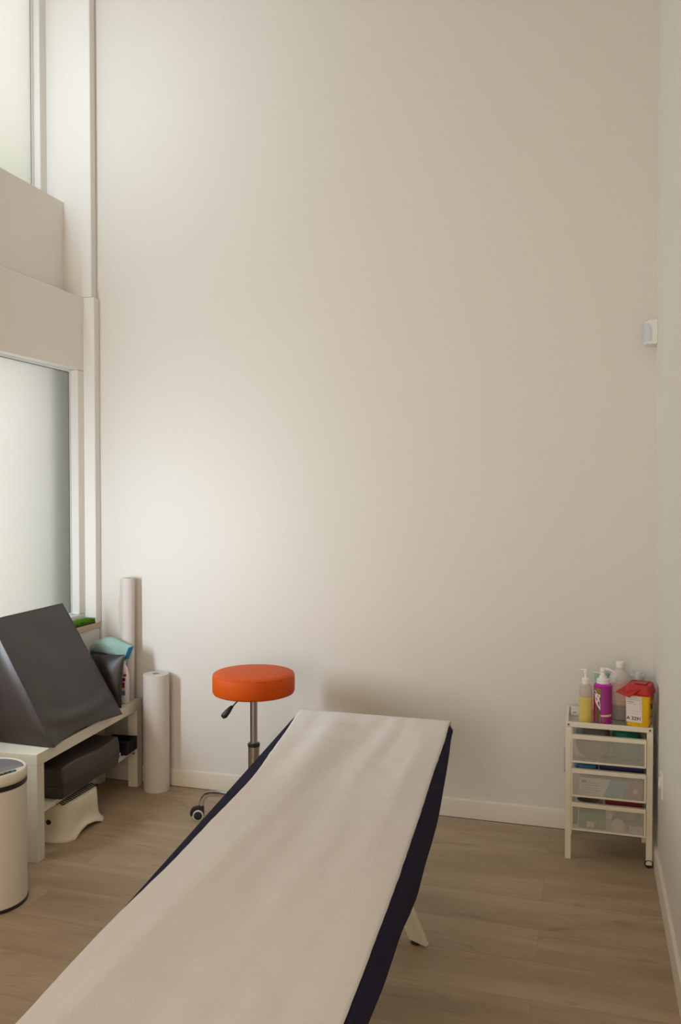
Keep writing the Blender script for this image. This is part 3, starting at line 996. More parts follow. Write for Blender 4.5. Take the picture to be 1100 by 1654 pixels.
# ================================================================== ORANGE STOOL
def rolling_stool():
    c = (-1.416, 3.42, 0)
    t = thing('rolling_stool', 'round orange vinyl stool on a chrome gas lift and casters', 'stool', c)
    r = 0.182
    prof = [(0.02, 0.6360), (r - 0.012, 0.6360), (r - 0.004, 0.6390), (r, 0.6470), (r + 0.001, 0.6870), (r, 0.7150), (r - 0.003, 0.7210), (r - 0.010, 0.7270), (r - 0.03, 0.7310), (0.09, 0.7350), (0.0005, 0.7360)]
    seat = MB().lathe(prof, c, 80).build('seat', M['orange'], t, smooth='all')
    a = [(c[0] + (r - 0.0045) * math.cos(2 * PI * k / 72), c[1] + (r - 0.0035) * math.sin(2 * PI * k / 72), 0.7215) for k in range(73)]
    MB().tube(a, 0.0022, 6, cap=False).build('seat_piping', M['orange_piping'], seat, smooth='all')
    MB().lathe([(0.11, 0.6270), (0.13, 0.6300), (0.13, 0.6360), (0.10, 0.6362)], c, 30).build('seat_plate', M['black'], t, smooth=True)
    MB().lathe([(0.0165, 0.40), (0.0165, 0.628)], c, 28).build('gas_piston', M['steel'], t, smooth=True)
    MB().lathe([(0.027, 0.396), (0.0275, 0.400), (0.0275, 0.408), (0.024, 0.411), (0.016, 0.4115)], c, 28).build('collar', M['black'], t, smooth=True)
    MB().lathe([(0.0255, 0.13), (0.0255, 0.3965)], c, 28).build('column_sleeve', M['sleeve'], t, smooth=True)
    MB().lathe([(0.03, 0.095), (0.042, 0.10), (0.042, 0.135), (0.03, 0.142)], c, 28).build('hub', M['chrome'], t, smooth=True)
    lv = MB().tube([(c[0] - 0.03, c[1] - 0.02, 0.628), (-1.455, 3.380, 0.624), (-1.470, 3.366, 0.608), (-1.494, 3.352, 0.578)], 0.0032, 8).build('height_lever', M['black'], t, smooth='all')
    MB().tube([(-1.489, 3.354, 0.586), (-1.496, 3.35, 0.579), (-1.507, 3.344, 0.564), (-1.520, 3.336, 0.547), (-1.528, 3.332, 0.539)], [0.006, 0.009, 0.0125, 0.0145, 0.009], 14).build('lever_grip', M['black'], lv, smooth='all')
    ph0 = math.atan2(3.512 - c[1], -1.748 - c[0])
    for k in range(5):
        ph = ph0 + 2 * PI * k / 5 + (R(6) if k else 0)
        d = Vector((math.cos(ph), math.sin(ph), 0)); C = Vector(c)
        pts = []
        for s_, z in ((0.03, 0.140), (0.07, 0.145), (0.11, 0.148), (0.16, 0.147), (0.21, 0.142), (0.25, 0.134), (0.28, 0.121), (0.300, 0.101), (0.309, 0.076), (0.311, 0.064)):
            pts.append(C + d * s_ + Vector((0, 0, z)))
        arm = MB().tube(pts, 0.0122, 14).build('base_arm', M['chrome'], t, smooth='all')
        e = C + d * 0.311
        cast = MB()
        cast.tube([e + Vector((0, 0, 0.045)), e + Vector((0, 0, 0.066))], 0.006, 10)
        # hood: half disc swept across the wheel pair; roll direction chosen so the wheel faces the room
        roll = ph0 + 2.2 + k * 0.4
        f = Vector((math.cos(roll), math.sin(roll), 0)); n = Vector((-math.sin(roll), math.cos(roll), 0))
        if k == 0:
            n = Vector((0.34, -0.94, 0)); f = Vector((-0.94, -0.34, 0))
        wc = e + f * 0.013 + Vector((0, 0, 0.025))
        hood = []
        for q in range(15):
            a = R(-20 + 200 * q / 14)
            hood.append(wc + f * 0.0275 * math.cos(PI - a) * -1 + Vector((0, 0, 0.0275 * math.sin(a))))
        hc = wc + f * 0.006 + Vector((0, 0, 0.006))
        hood = [wc + f * (-0.026) + Vector((0, 0, -0.006)), wc + f * (-0.026) + Vector((0, 0, 0.036))] + [hc + f * 0.0325 * math.cos(a) + Vector((0, 0, 0.0325 * math.sin(a))) for a in [R(112 - 135 * q / 14) for q in range(15)]] + [wc + Vector((0, 0, -0.004))]
        cast.loft([[p_ - n * 0.0105 for p_ in hood], [p_ + n * 0.0105 for p_ in hood]])
        co = cast.build('caster', M['black'], arm, bevel=0.002)
        rot = Matrix.Translation(wc) @ n.to_track_quat('Z', 'Y').to_matrix().to_4x4()
        for sgn in (-1, 1):
            wb = MB().lathe([(0.014, 0.011 * sgn), (0.0235, 0.0115 * sgn), (0.0245, 0.0125 * sgn), (0.0245, 0.0205 * sgn), (0.0235, 0.0215 * sgn), (0.0205, 0.022 * sgn), (0.0195, 0.0215 * sgn)], (0, 0, 0), 30, m=rot)
            wh = wb.build('wheel', M['greyrubber'], arm, smooth=True)
            MB().lathe([(0.0195, 0.0205 * sgn), (0.0195, 0.0222 * sgn), (0.006, 0.0228 * sgn)], (0, 0, 0), 30, m=rot).build('wheel_cap', M['black'], arm, smooth=True)


rolling_stool()

# ================================================================== MASSAGE TABLE
def lin(tab, y):
    for (a, va), (b, vb) in zip(tab, tab[1:]):
        if (a >= y >= b) or (a <= y <= b):
            f_ = (y - a) / (b - a)
            return va + (vb - va) * f_
    return tab[0][1] if abs(y - tab[0][0]) < abs(y - tab[-1][0]) else tab[-1][1]


TZ = 0.638
YF, YN = 3.195, 0.93                       # far and near end of the table
def xl(y): return -1.126 + (3.19 - y) * 0.1045
def xr(y): return -0.492 + (3.19 - y) * 0.0650
ZB = [(3.2, 0.60), (3.08, 0.592), (2.98, 0.560), (2.90, 0.506), (2.79, 0.452), (2.58, 0.424), (2.33, 0.418), (2.09, 0.440), (1.90, 0.465), (1.77, 0.485), (1.60, 0.510), (1.48, 0.528), (1.2, 0.55), (0.9, 0.57)]

t = thing('massage_table', 'folding massage table with white splayed legs beneath the navy sheet', 'massage table', ((xl(2) + xr(2)) / 2, 2.05, 0))
b = MB()
rings = []
for z, ins in ((TZ - 0.070, 0.020), (TZ - 0.066, 0.014), (TZ - 0.012, 0.014), (TZ - 0.006, 0.022)):
    ring = []
    n = 10
    for (x, y, a0) in ((xr(YF) - ins, YF - ins, 0), (xl(YF) + ins, YF - ins, 90), (xl(YN) + ins, YN + ins, 180), (xr(YN) - ins, YN + ins, 270)):
        sx = 1 if a0 in (0, 270) else -1; sy = 1 if a0 in (0, 90) else -1
        rad = 0.03
        for k in range(n + 1):
            a = R(a0 + 90 * k / n)
            ring.append(Vector((x - sx * rad + rad * math.cos(a), y - sy * rad + rad * math.sin(a), z)))
    rings.append(ring)
b.loft(rings)
b.build('padded_top', M['vinyl'], t, smooth=True)
b = MB()
for y0, y1 in ((YN + 0.06, YN + 0.085), (2.04, 2.065), (2.08, 2.105), (YF - 0.085, YF - 0.06)):
    b.box(xl(y0) + 0.08, xr(y0) - 0.08, y0, y1, TZ - 0.130, TZ - 0.0705)
for f in (lambda y: xl(y) + 0.06, lambda y: xr(y) - 0.08):
    b.prism([(f(YN + .06), YN + .06, TZ - 0.130), (f(YN + .06) + .02, YN + .06, TZ - 0.130), (f(YF - .06) + .02, YF - .06, TZ - 0.130), (f(YF - .06), YF - .06, TZ - 0.130)], (0, 0, 0.0595))
b.build('frame', M['stepplastic'], t, bevel=0.002)


def table_leg(foot, top):
    foot, top = Vector(foot), Vector(top)
    ax = (top - foot).normalized()
    wide = Vector((0.90, -0.42, 0)) if foot.x > -0.8 else Vector((0.90, 0.42, 0))
    wide = (wide - ax * wide.dot(ax)).normalized()
    th = ax.cross(wide).normalized()
    b = MB()
    f0 = foot + Vector((0, 0, 0.006))
    def ring(p_, w_, d_, flat=None):
        q = [p_ - wide * w_ - th * d_, p_ + wide * w_ - th * d_, p_ + wide * w_ + th * d_, p_ - wide * w_ + th * d_]
        if flat is not None:
            q = [x - ax * ((x.z - flat) / ax.z) for x in q]
        return q
    b.loft([ring(f0, 0.034, 0.009, 0.0085), ring(top, 0.040, 0.009, top.z)])
    leg = b.build('leg', M['stepplastic'], t, bevel=0.0015)
    fc = foot + wide * -0.014
    MB().lathe([(0.016, 0.0), (0.0185, 0.002), (0.0185, 0.0095)], (fc.x, fc.y, 0), 22).build('rubber_foot', M['black'], leg, smooth=True)


table_leg((-0.532, 2.735, 0), (-0.700, 2.60, TZ - 0.131))
table_leg((-1.09, 2.735, 0), (-0.93, 2.60, TZ - 0.131))
table_leg((-0.36, 1.20, 0), (-0.52, 1.34, TZ - 0.131))
table_leg((-0.93, 1.20, 0), (-0.76, 1.34, TZ - 0.131))

# navy fitted sheet
def sheet():
    b = MB()
    NY = 90
    rings = []
    for j in range(NY + 1):
        y = YF + 0.006 + (YN - 0.006 - YF - 0.006) * j / NY
        l, r_ = xl(y), xr(y)
        endf = min(1.0, (YF + 0.006 - y) / 0.05)
        rc = 0.018
        if endf < 1: # rounded far corners
            ins = 0.065 * (1 - math.sqrt(max(0, 1 - (1 - endf) ** 2)))
            l += ins; r_ -= ins
        zb = sum(lin(ZB, y + d) for d in (-.09, -.06, -.03, 0, .03, .06, .09)) / 7
        zbl = 0.5 * (zb + 0.52)
        wv = 0.004 * noise.noise(Vector((y * 5, 0, 0))); wr = 0.005 * noise.noise(Vector((y * 4, 7, 0)))
        pts = []
        def side(x, s, zbot, wob):
            q = []
            q.append((x - s * (0.012 - wob), zbot))
            q.append((x + s * (0.000 + wob), zbot + (TZ - zbot) * 0.16))
            q.append((x + s * (0.007 + wob), zbot + (TZ - zbot) * 0.36))
            q.append((x + s * (0.006 + wob * .5), zbot + (TZ - zbot) * 0.58))
            q.append((x + s * 0.004, TZ - 0.026))
            q.append((x + s * 0.001, TZ - 0.014))
            q.append((x - s * 0.006, TZ - 0.004))
            q.append((x - s * 0.018, TZ + 0.000))
            return q
        L_ = side(l, -1, zbl, wv)
        R_ = side(r_, 1, zb, wr)
        mid = [(l + (r_ - l) * f, TZ + 0.0015) for f in (0.12, 0.25, 0.4, 0.55, 0.7, 0.82, 0.92)]
        prof = L_ + mid + R_[::-1]
        zoff = -0.006 * (1 - endf)
        rings.append([Vector((x, y, z + zoff)) for x, z in prof])
    b.loft(rings, cap0=False, cap1=False, closed=False)
    # end hangs
    for ring, s in ((rings[0], 1), (rings[-1], -1)):
        ztop = [p_ for p_ in ring]
        d1 = [Vector((p_.x, p_.y + s * 0.006, min(p_.z, TZ - 0.02) - 0.0)) for p_ in ztop]
        d2 = [Vector((p_.x, p_.y + s * 0.002, min(p_.z, TZ - 0.085))) for p_ in ztop]
        b.loft([ztop, d1, d2], cap0=False, cap1=False, closed=False)
    bmesh.ops.remove_doubles(b.bm, verts=b.bm.verts, dist=0.0002)
    o = b.build('fitted_sheet', M['navy'], smooth='all')
    sd = o.modifiers.new('solid', 'SOLIDIFY'); sd.thickness = 0.0012; sd.offset = -1
    tag(o, 'navy blue stretch sheet hanging over both sides of the massage table', 'sheet')


sheet()

# white couch paper running the length of the table
PL = [(3.195, -1.118), (3.10, -1.105), (2.97, -1.078), (2.64, -1.030), (2.40, -0.992), (2.24, -0.980), (1.98, -0.965), (1.825, -0.951), (1.636, -0.944), (1.469, -0.939), (1.387, -0.934), (1.16, -0.912), (0.9, -0.888)]
PR = [(3.195, -0.503), (3.10, -0.495), (3.025, -0.487), (2.80, -0.472), (2.59, -0.460), (2.40, -0.446), (2.22, -0.433), (1.99, -0.419), (1.85, -0.409), (1.68, -0.401), (1.53, -0.393), (1.41, -0.387), (1.31, -0.384), (0.9, -0.365)]


RIDGE = [(3.2, 0.36), (2.5, 0.27), (2.0, 0.25), (1.6, 0.22), (0.9, 0.16)]


def paper():
    b = MB()
    NY, NX = 150, 60
    rows = []
    def height(u, y):
        z = 0.0
        # long soft ridges that run down the table, slightly diagonal
        z += 0.0085 * min(1.0, 0.3 + (3.2 - y) / 0.5) * noise.noise(Vector((u * 4.2 + (3.2 - y) * 0.55, y * 0.75, 0.3)))
        z += 0.0048 * noise.noise(Vector((u * 9 + (3.2 - y) * 1.4, y * 1.6, 5.3)))
        z += 0.0012 * noise.noise(Vector((u * 10, y * 13, 9.1)))
        z += 0.0006 * noise.noise(Vector((u * 22, y * 40, 2.1)))
        # one long ridge where the paper buckles, and a fainter one beside it
        far = min(1.0, max(0.0, (3.15 - y) / 0.6))
        z += 0.0075 * far * math.exp(-((u - lin(RIDGE, y)) / 0.11) ** 2)
        z += 0.0035 * far * math.exp(-((u - lin(RIDGE, y) - 0.33) / 0.08) ** 2)
        # a few crumples near the far end
        z += 0.0060 * math.exp(-((y - 2.93 - 0.25 * (u - 0.3)) / 0.035) ** 2) * math.exp(-((u - 0.25) / 0.16) ** 2)
        z += 0.0050 * math.exp(-((y - 2.72 - 0.35 * (u - 0.3)) / 0.03) ** 2) * math.exp(-((u - 0.33) / 0.13) ** 2)
        return z
    for j in range(-3, NY + 1):
        if j < 0:
            # hang over the far end
            k = -j
            y = YF + 0.010 + 0.002 * math.sin(k); hang = 0.004 + 0.010 * (k - 1)
        else:
            y = YF + 0.004 + (YN - YF + 0.02) * j / NY; hang = 0
        l, r_ = [sum(lin(T_, y + d) for d in (-.09, -.06, -.03, 0, .03, .06, .09)) / 7 for T_ in (PL, PR)]
        e = 0.0016 * noise.noise(Vector((y * 17, 1, 0)))
        l += e; r_ += 0.0012 * noise.noise(Vector((y * 19, 4, 0)))
        row = []
        for i in range(NX + 1):
            u = i / NX
            x = l + (r_ - l) * u
            edge = min(1, 7 * min(u, 1 - u)) * min(1, (YF + 0.004 - y) / 0.06 if j >= 0 else 0)
            z = TZ + 0.0036 + (0.0085 + 1.7 * height(u, y)) * max(edge, 0)
            over_l = (xl(y) + 0.012) - x
            over_r = x - (xr(y) - 0.012)
            z -= max(0, over_l) * 0.35 + max(0, over_r) * 0.35
            if j >= 0 and y > YF - 0.012: z -= 0.004 * (y - (YF - 0.012)) / 0.016
            row.append(b.bm.verts.new((x, y, z - hang)))
        rows.append(row)
    for a, c in zip(rows, rows[1:]):
        for i in range(NX):
            b.bm.faces.new((a[i], a[i + 1], c[i + 1], c[i]))
    o = b.build('couch_paper_sheet', M['paperroll'], smooth='all')
    sd = o.modifiers.new('solid', 'SOLIDIFY'); sd.thickness = 0.0002; sd.offset = 1
    tag(o, 'long white paper sheet spread over the massage table', 'paper sheet')


paper()

# ================================================================== DRAWER CART
CX0, CX1, CY0, CY1, CZ = -0.078, 0.264, 3.56, 3.835, 0.574
t_cart = thing('drawer_cart', 'cream metal drawer cart with mesh drawers in the right corner', 'cart', ((CX0 + CX1) / 2, (CY0 + CY1) / 2, 0))
lw = 0.024
for i, (x, y) in enumerate(((CX0, CY0), (CX1 - lw, CY0), (CX0, CY1 - 0.02), (CX1 - lw, CY1 - 0.02))):
    b = MB()
    front_right = x > 0 and y < 3.7
    z0 = 0.012 if front_right else 0.0
    b.box(x, x + lw, y, y + 0.006, z0, CZ - 0.0215)
    xs = x if x < 0 else x + lw - 0.004
    if y > 3.7:
        b.box(xs, xs + 0.004, y - 0.008, y - 0.0002, z0, CZ - 0.0215)
    else:
        b.box(xs, xs + 0.004, y + 0.0062, y + 0.02, z0, CZ - 0.0215)
    leg = b.build('leg', M['cartmetal'], t_cart, bevel=0.001)
    if front_right:
        c = (x + lw / 2, y + 0.006, 0.0)
        mm = Matrix.Translation((c[0], c[1], 0.017)) @ Matrix.Rotation(R(90), 4, 'X')
        MB().lathe([(0.0135, -0.006), (0.0165, -0.006), (0.0165, 0.007), (0.0135, 0.007), (0.0135, -0.006)], (0, 0, 0), 26, cap0=False, cap1=False, m=mm).build('wheel', M['black'], leg, smooth=True)
b = MB()
b.box(CX0, CX1, CY0 - 0.0008, CY0 + 0.012, CZ - 0.021, CZ)
b.box(CX0, CX1, CY1 - 0.012, CY1, CZ - 0.021, CZ + 0.001)
b.box(CX0, CX0 + 0.012, CY0 + 0.0125, CY1 - 0.0125, CZ - 0.021, CZ)
b.box(CX1 - 0.012, CX1, CY0 + 0.0125, CY1 - 0.0125, CZ - 0.021, CZ)
b.build('top_frame', M['cartmetal'], t_cart, bevel=0.002)
MB().box(CX0 + 0.012, CX1 - 0.012, CY0 + 0.012, CY1 - 0.012, CZ - 0.016, CZ - 0.014).build('top_tray', M['mesh'], t_cart)
for x in (CX0 + 0.012, CX1 - 0.012):
    MB().lathe([(0.0042, 0), (0.0042, 0.002), (0.002, 0.003)], (0, 0, 0), 14, m=Matrix.Translation((x, CY0 - 0.0008, CZ - 0.0105)) @ Matrix.Rotation(R(90), 4, 'X')).build('screw', M['screw'], t_cart)
for x0 in (CX0 + 0.0045, CX1 - 0.0085):
    for zt in (0.525, 0.383, 0.242):
        MB().box(x0, x0 + 0.004, CY0 + 0.02, CY1 - 0.03, zt - 0.026, zt - 0.019).build('drawer_runner', M['cartmetal'], t_cart)
for z in (0.425, 0.190):
    b = MB()
    b.lathe([(0.003, 0), (0.003, 0.0045)], (0, 0, 0), 10, m=Matrix.Translation((CX1, CY0 + 0.03, z)) @ Matrix.Rotation(R(90), 4, 'Y'))
    b.build('side_stud', M['cartmetal'], t_cart)
DX0, DX1 = CX0 + 0.0125, CX1 - 0.0125
for zt in (0.525, 0.383, 0.242):
    zb = zt - 0.116
    y0, y1 = CY0 + 0.022, CY1 - 0.032
    yf = CY0 - 0.012           # front face stands proud of the legs
    fx0, fx1 = CX0 + 0.025, CX1 - 0.0255
    b = MB()
    b.box(fx0, fx1, yf, yf + 0.020, zt - 0.017, zt)                       # thick grip rail
    b.box(fx0, fx1, yf + 0.002, yf + 0.008, zb, zb + 0.008)
    b.box(fx0, fx0 + 0.005, yf + 0.002, yf + 0.008, zb + 0.0082, zt - 0.0172)
    b.box(fx1 - 0.007, fx1, yf + 0.002, yf + 0.008, zb + 0.0082, zt - 0.0172)
    # rim round the basket
    b.box(fx0, fx0 + 0.005, yf + 0.0205, y1, zt - 0.020, zt - 0.015)
    b.box(fx1 - 0.005, fx1, yf + 0.0205, y1, zt - 0.020, zt - 0.015)
    b.box(fx0 + .0055, fx1 - .0055, y1 - 0.005, y1, zt - 0.020, zt - 0.015)
    dr = b.build('drawer', M['cartmetal'], t_cart, bevel=0.0012)
    k = MB()
    k.box(fx0 + 0.005, fx1 - 0.007, yf + 0.0045, yf + 0.0055, zb + 0.008, zt - 0.017)
    k.box(fx0 + 0.002, fx0 + 0.003, yf + 0.006, y1 - 0.002, zb + 0.004, zt - 0.018)
    k.box(fx1 - 0.003, fx1 - 0.002, yf + 0.006, y1 - 0.002, zb + 0.004, zt - 0.018)
    k.box(fx0 + 0.003, fx1 - 0.003, y1 - 0.003, y1 - 0.002, zb + 0.004, zt - 0.018)
    k.box(fx0 + 0.003, fx1 - 0.003, yf + 0.006, y1 - 0.003, zb + 0.003, zb + 0.004)
    k.build('wire_mesh', M['mesh'], dr)

# ---- drawer contents
DZ = [0.409 + 0.0045, 0.267 + 0.0045, 0.126 + 0.0045]
def blob(name, label, cat, m, x0, x1, y0, y1, z0, z1, pw=2.6, amp=0.003, seed=0):
    cx, cy, cz = (x0 + x1) / 2, (y0 + y1) / 2, (z0 + z1) / 2
    mb = MB()
    bmesh.ops.create_uvsphere(mb.bm, u_segments=36, v_segments=20, radius=1)
    for v in mb.bm.verts:
        c = v.co.copy()
        q = Vector([math.copysign(abs(a) ** (2 / pw), a) for a in c])
        p_ = Vector((cx + q.x * (x1 - x0) / 2, cy + q.y * (y1 - y0) / 2, cz + q.z * (z1 - z0) / 2))
        nn = noise.noise(p_ * 40 + Vector((seed, 0, 0)))
        p_ += q * amp * (nn - 0.5)
        v.co = p_
    o = mb.build(name, m, smooth='all')
    tag(o, label, cat)
    return o


blob('cloth_pouch', 'rounded grey cloth pouch filling the left of the top mesh drawer', 'pouch', M['greypouch'], -0.040, 0.105, 3.58, 3.78, DZ[0], 0.537, 3.2, 0.004)
blob('teal_packet', 'dark teal plastic packet in the right of the top mesh drawer', 'packet', M['tealpack'], 0.108, 0.228, 3.585, 3.77, DZ[0], 0.535, 4.0, 0.006, 4)
# middle drawer
t = thing('glove_box', 'white box with blue and mauve diagonal panels in the middle mesh drawer', 'box', (0.09, 3.6, DZ[1]))
gx0, gx1, gy, gz0, gz1 = -0.022, 0.225, 3.568, DZ[1] + 0.0002, 0.345
MB().box(gx0, gx1, gy, gy + 0.10, gz0, gz1).build('carton', M['whitecard'], t, bevel=0.001)
def fl_poly(pts, y, m, par, name):
    mb = MB(); mb.prism([(x, y, z) for x, z in pts], (0, 0.0008, 0)); return mb.build(name, m, par)
fl_poly([(0.072, gz0), (0.145, gz0), (0.178, gz1), (0.104, gz1)], gy - 0.0009, M['lightblue'], t, 'blue_panel')
fl_poly([(0.146, gz0), (0.225, gz0), (0.225, gz1), (0.179, gz1)], gy - 0.0009, M['mauve'], t, 'mauve_panel')
for k in range(5):
    MB().box(-0.012, 0.055 + 0.006 * (k % 2), gy - 0.0008, gy, gz0 + 0.012 + k * 0.010, gz0 + 0.0135 + k * 0.010).build('text_line', M['greyink'], t)
MB().lathe([(0.0105, 0), (0.0105, 0.0006)], (0, 0, 0), 24, m=Matrix.Translation((0.198, gy - 0.0010, 0.305)) @ Matrix.Rotation(R(90), 4, 'X')).build('round_seal', M['label'], t)
fl_poly([(-0.014, 0.330), (-0.006, 0.336), (0.002, 0.331), (0.010, 0.338), (0.004, 0.327), (-0.008, 0.326)], gy - 0.0009, M['navypack'], t, 'printed_mark')
blob('blue_packet', 'blue and white plastic packet on top at the left of the middle drawer', 'packet', M['bluepack'], -0.045, 0.055, 3.60, 3.72, 0.350, 0.395, 3.5, 0.004, 8)
o = MB().box(0.060, 0.232, 3.60, 3.74, 0.3465, 0.394).build('navy_packet', M['navypack'], bevel=0.006)
tag(o, 'navy blue packet lying on the white box in the middle drawer', 'packet')
# bottom drawer
t = thing('green_box', 'green carton with a white label in the bottom mesh drawer', 'box', (0.03, 3.62, DZ[2]))
MB().box(-0.022, 0.085, 3.575, 3.68, DZ[2] + 0.0002, 0.196).build('carton', M['green'], t, bevel=0.001)
MB().box(0.008, 0.040, 3.5741, 3.575, DZ[2] + 0.006, DZ[2] + 0.030).build('white_label', M['label'], t)
MB().box(0.060, 0.072, 3.5741, 3.575, DZ[2] + 0.006, DZ[2] + 0.036).build('grey_stripe', M['greyink'], t)
t = thing('bandage_roll', 'round white bandage roll lying in the bottom mesh drawer', 'bandage roll', (0.135, 3.6, DZ[2]))
mm = Matrix.Translation((0.132, 3.575, DZ[2] + 0.0265)) @ Matrix.Rotation(R(-90), 4, 'X')
MB().lathe([(0.006, 0), (0.026, 0), (0.026, 0.05), (0.006, 0.05)], (0, 0, 0), 30, m=mm).build('gauze', M['label'], t, smooth=True)
MB().lathe([(0.008, -0.0008), (0.008, 0)], (0, 0, 0), 20, m=mm).build('core', M['whitecard'], t)
t = thing('small_box', 'small white box with dark print at the right of the bottom drawer', 'box', (0.20, 3.6, DZ[2]))
MB().box(0.166, 0.228, 3.572, 3.63, DZ[2] + 0.0002, DZ[2] + 0.030).build('carton', M['whitecard'], t, bevel=0.0008)
MB().box(0.167, 0.175, 3.5712, 3.572, DZ[2] + 0.002, DZ[2] + 0.028).build('blue_stripe', M['blueprint'], t)
for k in range(3):
    MB().box(0.184 + k * 0.014, 0.1865 + k * 0.014, 3.5712, 3.572, DZ[2] + 0.006, DZ[2] + 0.022).build('dark_mark', M['greyink'], t)
blob('gauze_pack', 'crumpled translucent white gauze pack behind the bandage roll in the bottom drawer', 'pack', M['milky'], 0.125, 0.230, 3.64, 3.76, DZ[2], 0.215, 3, 0.006, 5)
blob('grey_packet', 'grey film packet at the left end of the bottom drawer', 'packet', M['greypouch'], -0.048, -0.026, 3.58, 3.70, DZ[2], 0.20, 4, 0.003, 6)
o = MB().box(0.086, 0.110, 3.58, 3.581, 0.176, 0.200, Matrix.Translation((0.098, 0, 0.188)) @ Matrix.Rotation(R(12), 4, 'Y') @ Matrix.Translation((-0.098, 0, -0.188))).build('paper_tag', M['label'])
tag(o, 'small white card standing between green carton and bandage roll', 'card')
t = thing('steel_dish', 'shallow metal dish with white rim on the green carton in the bottom drawer', 'dish', (0.02, 3.63, 0.197))
b = MB(); rings = []
for s, z in ((0.6, 0.1968), (0.85, 0.203), (1.0, 0.228), (1.02, 0.2305), (0.97, 0.2305), (0.82, 0.206), (0.55, 0.2)):
    rings.append([Vector((0.020 + 0.052 * s * math.cos(a), 3.628 + 0.04 * s * math.sin(a), z)) for a in [2 * PI * k / 36 for k in range(36)]])
b.loft(rings); b.build('bowl', M['steel'], t, smooth='all')
MB().tube([(0.020 + 0.053 * math.cos(a), 3.628 + 0.041 * math.sin(a), 0.2315) for a in [2 * PI * k / 36 for k in range(37)]], 0.002, 8, cap=False).build('rim', M['whitecard'], t, smooth='all')
o = MB().box(0.082, 0.228, 3.60, 3.72, 0.218, 0.255).build('red_box', M['redpack'], bevel=0.002)
o.location.z = 0.2175
tag(o, 'dark red packet lying on top at the right of the bottom drawer', 'packet')

# ---- things standing on the cart tray
TZc = CZ - 0.0138
# pump soap bottle
c = (0.0015, 3.632, TZc)
t = thing('soap_bottle', 'clear pump bottle half full of yellow soap, leftmost on the drawer cart', 'bottle', c)
MB().lathe([(0.024, 0), (0.0275, 0.003), (0.0275, 0.108), (0.024, 0.112)], c, 36).build('yellow_soap', M['soap'], t, smooth=True)
MB().lathe([(0.0276, 0.108), (0.0265, 0.135), (0.024, 0.152), (0.016, 0.160), (0.0145, 0.164)], c, 36, cap0=False).build('bottle_shell', M['clear'], t, smooth='all')
MB().tube([(c[0], c[1], c[2] + 0.112), (c[0] + 0.001, c[1], c[2] + 0.160)], 0.003, 8).build('dip_tube', M['milky'], t, smooth='all')
b = MB()
b.lathe([(0.0155, 0.161), (0.0160, 0.163), (0.0155, 0.183), (0.010, 0.187), (0.006, 0.189), (0.006, 0.206), (0.0085, 0.208), (0.0095, 0.219), (0.008, 0.2215), (0.002, 0.2225)], c, 28)
b.tube([(c[0], c[1], c[2] + 0.219), (c[0] - 0.015, c[1] - 0.002, c[2] + 0.2205), (c[0] - 0.028, c[1] - 0.004, c[2] + 0.217)], [0.005, 0.0038, 0.0028], 10)
b.build('pump', M['whiteplastic'], t, smooth=True)

# purple bottle
c = (0.0705, 3.640, TZc); r = 0.0372; fc = R(-98)
t = thing('purple_bottle', 'purple pump bottle with white emblem and green stripes on the cart', 'bottle', c)
pb_ = MB().lathe([(r - 0.004, 0), (r, 0.004), (r, 0.150), (r + 0.0008, 0.153), (r + 0.0008, 0.160), (r - 0.006, 0.166), (0.024, 0.168)], c, 48).build('bottle_body', M['purple'], t, smooth=True)
# u: left negative (angle decreases)... facing the camera, +u runs to the viewer's right
def pp(name, m, poly, cc=c, rr=r, f=fc, par=None):
    return wrap_patch([(u, z) for u, z in poly], cc, rr, f).build(name, M[m], par or pb_, smooth=True)
pp('label_print', 'olive', [(-0.046, 0.100), (-0.004, 0.100), (-0.004, 0.149), (-0.046, 0.149)])
pp('label_print', 'pinkprint', [(-0.046, 0.008), (-0.005, 0.008), (-0.005, 0.0995), (-0.046, 0.0995)])
pp('label_print', 'purple2', [(-0.0035, 0.036), (0.046, 0.036), (0.046, 0.150), (-0.0035, 0.150)])
pp('label_print', 'dkgreen', [(-0.022, 0.006), (-0.014, 0.006), (-0.014, 0.085), (-0.022, 0.085)], rr=r + 0.0006)
pp('label_print', 'dkgreen', [(-0.012, 0.006), (-0.007, 0.006), (-0.007, 0.060), (-0.012, 0.060)], rr=r + 0.0006)
pp('label_print', 'dkgreen', [(-0.030, 0.149), (-0.0045, 0.118), (-0.0045, 0.085), (-0.012, 0.100), (-0.020, 0.128)], rr=r + 0.0005)
pp('label_print', 'cream_print', [(-0.002, 0.034), (0.046, 0.034), (0.046, 0.043), (-0.002, 0.041)], rr=r + 0.0006)
for u in (0.004, 0.011):
    pp('label_print', 'olive', [(u, 0.010), (u + 0.0035, 0.010), (u + 0.0035, 0.030), (u, 0.030)], rr=r + 0.0006)
for k in range(4):
    pp('label_print', 'cream_print', [(-0.0075, 0.010 + k * 0.009), (-0.0055, 0.010 + k * 0.009), (-0.0055, 0.013 + k * 0.009), (-0.0075, 0.013 + k * 0.009)], rr=r + 0.0009)
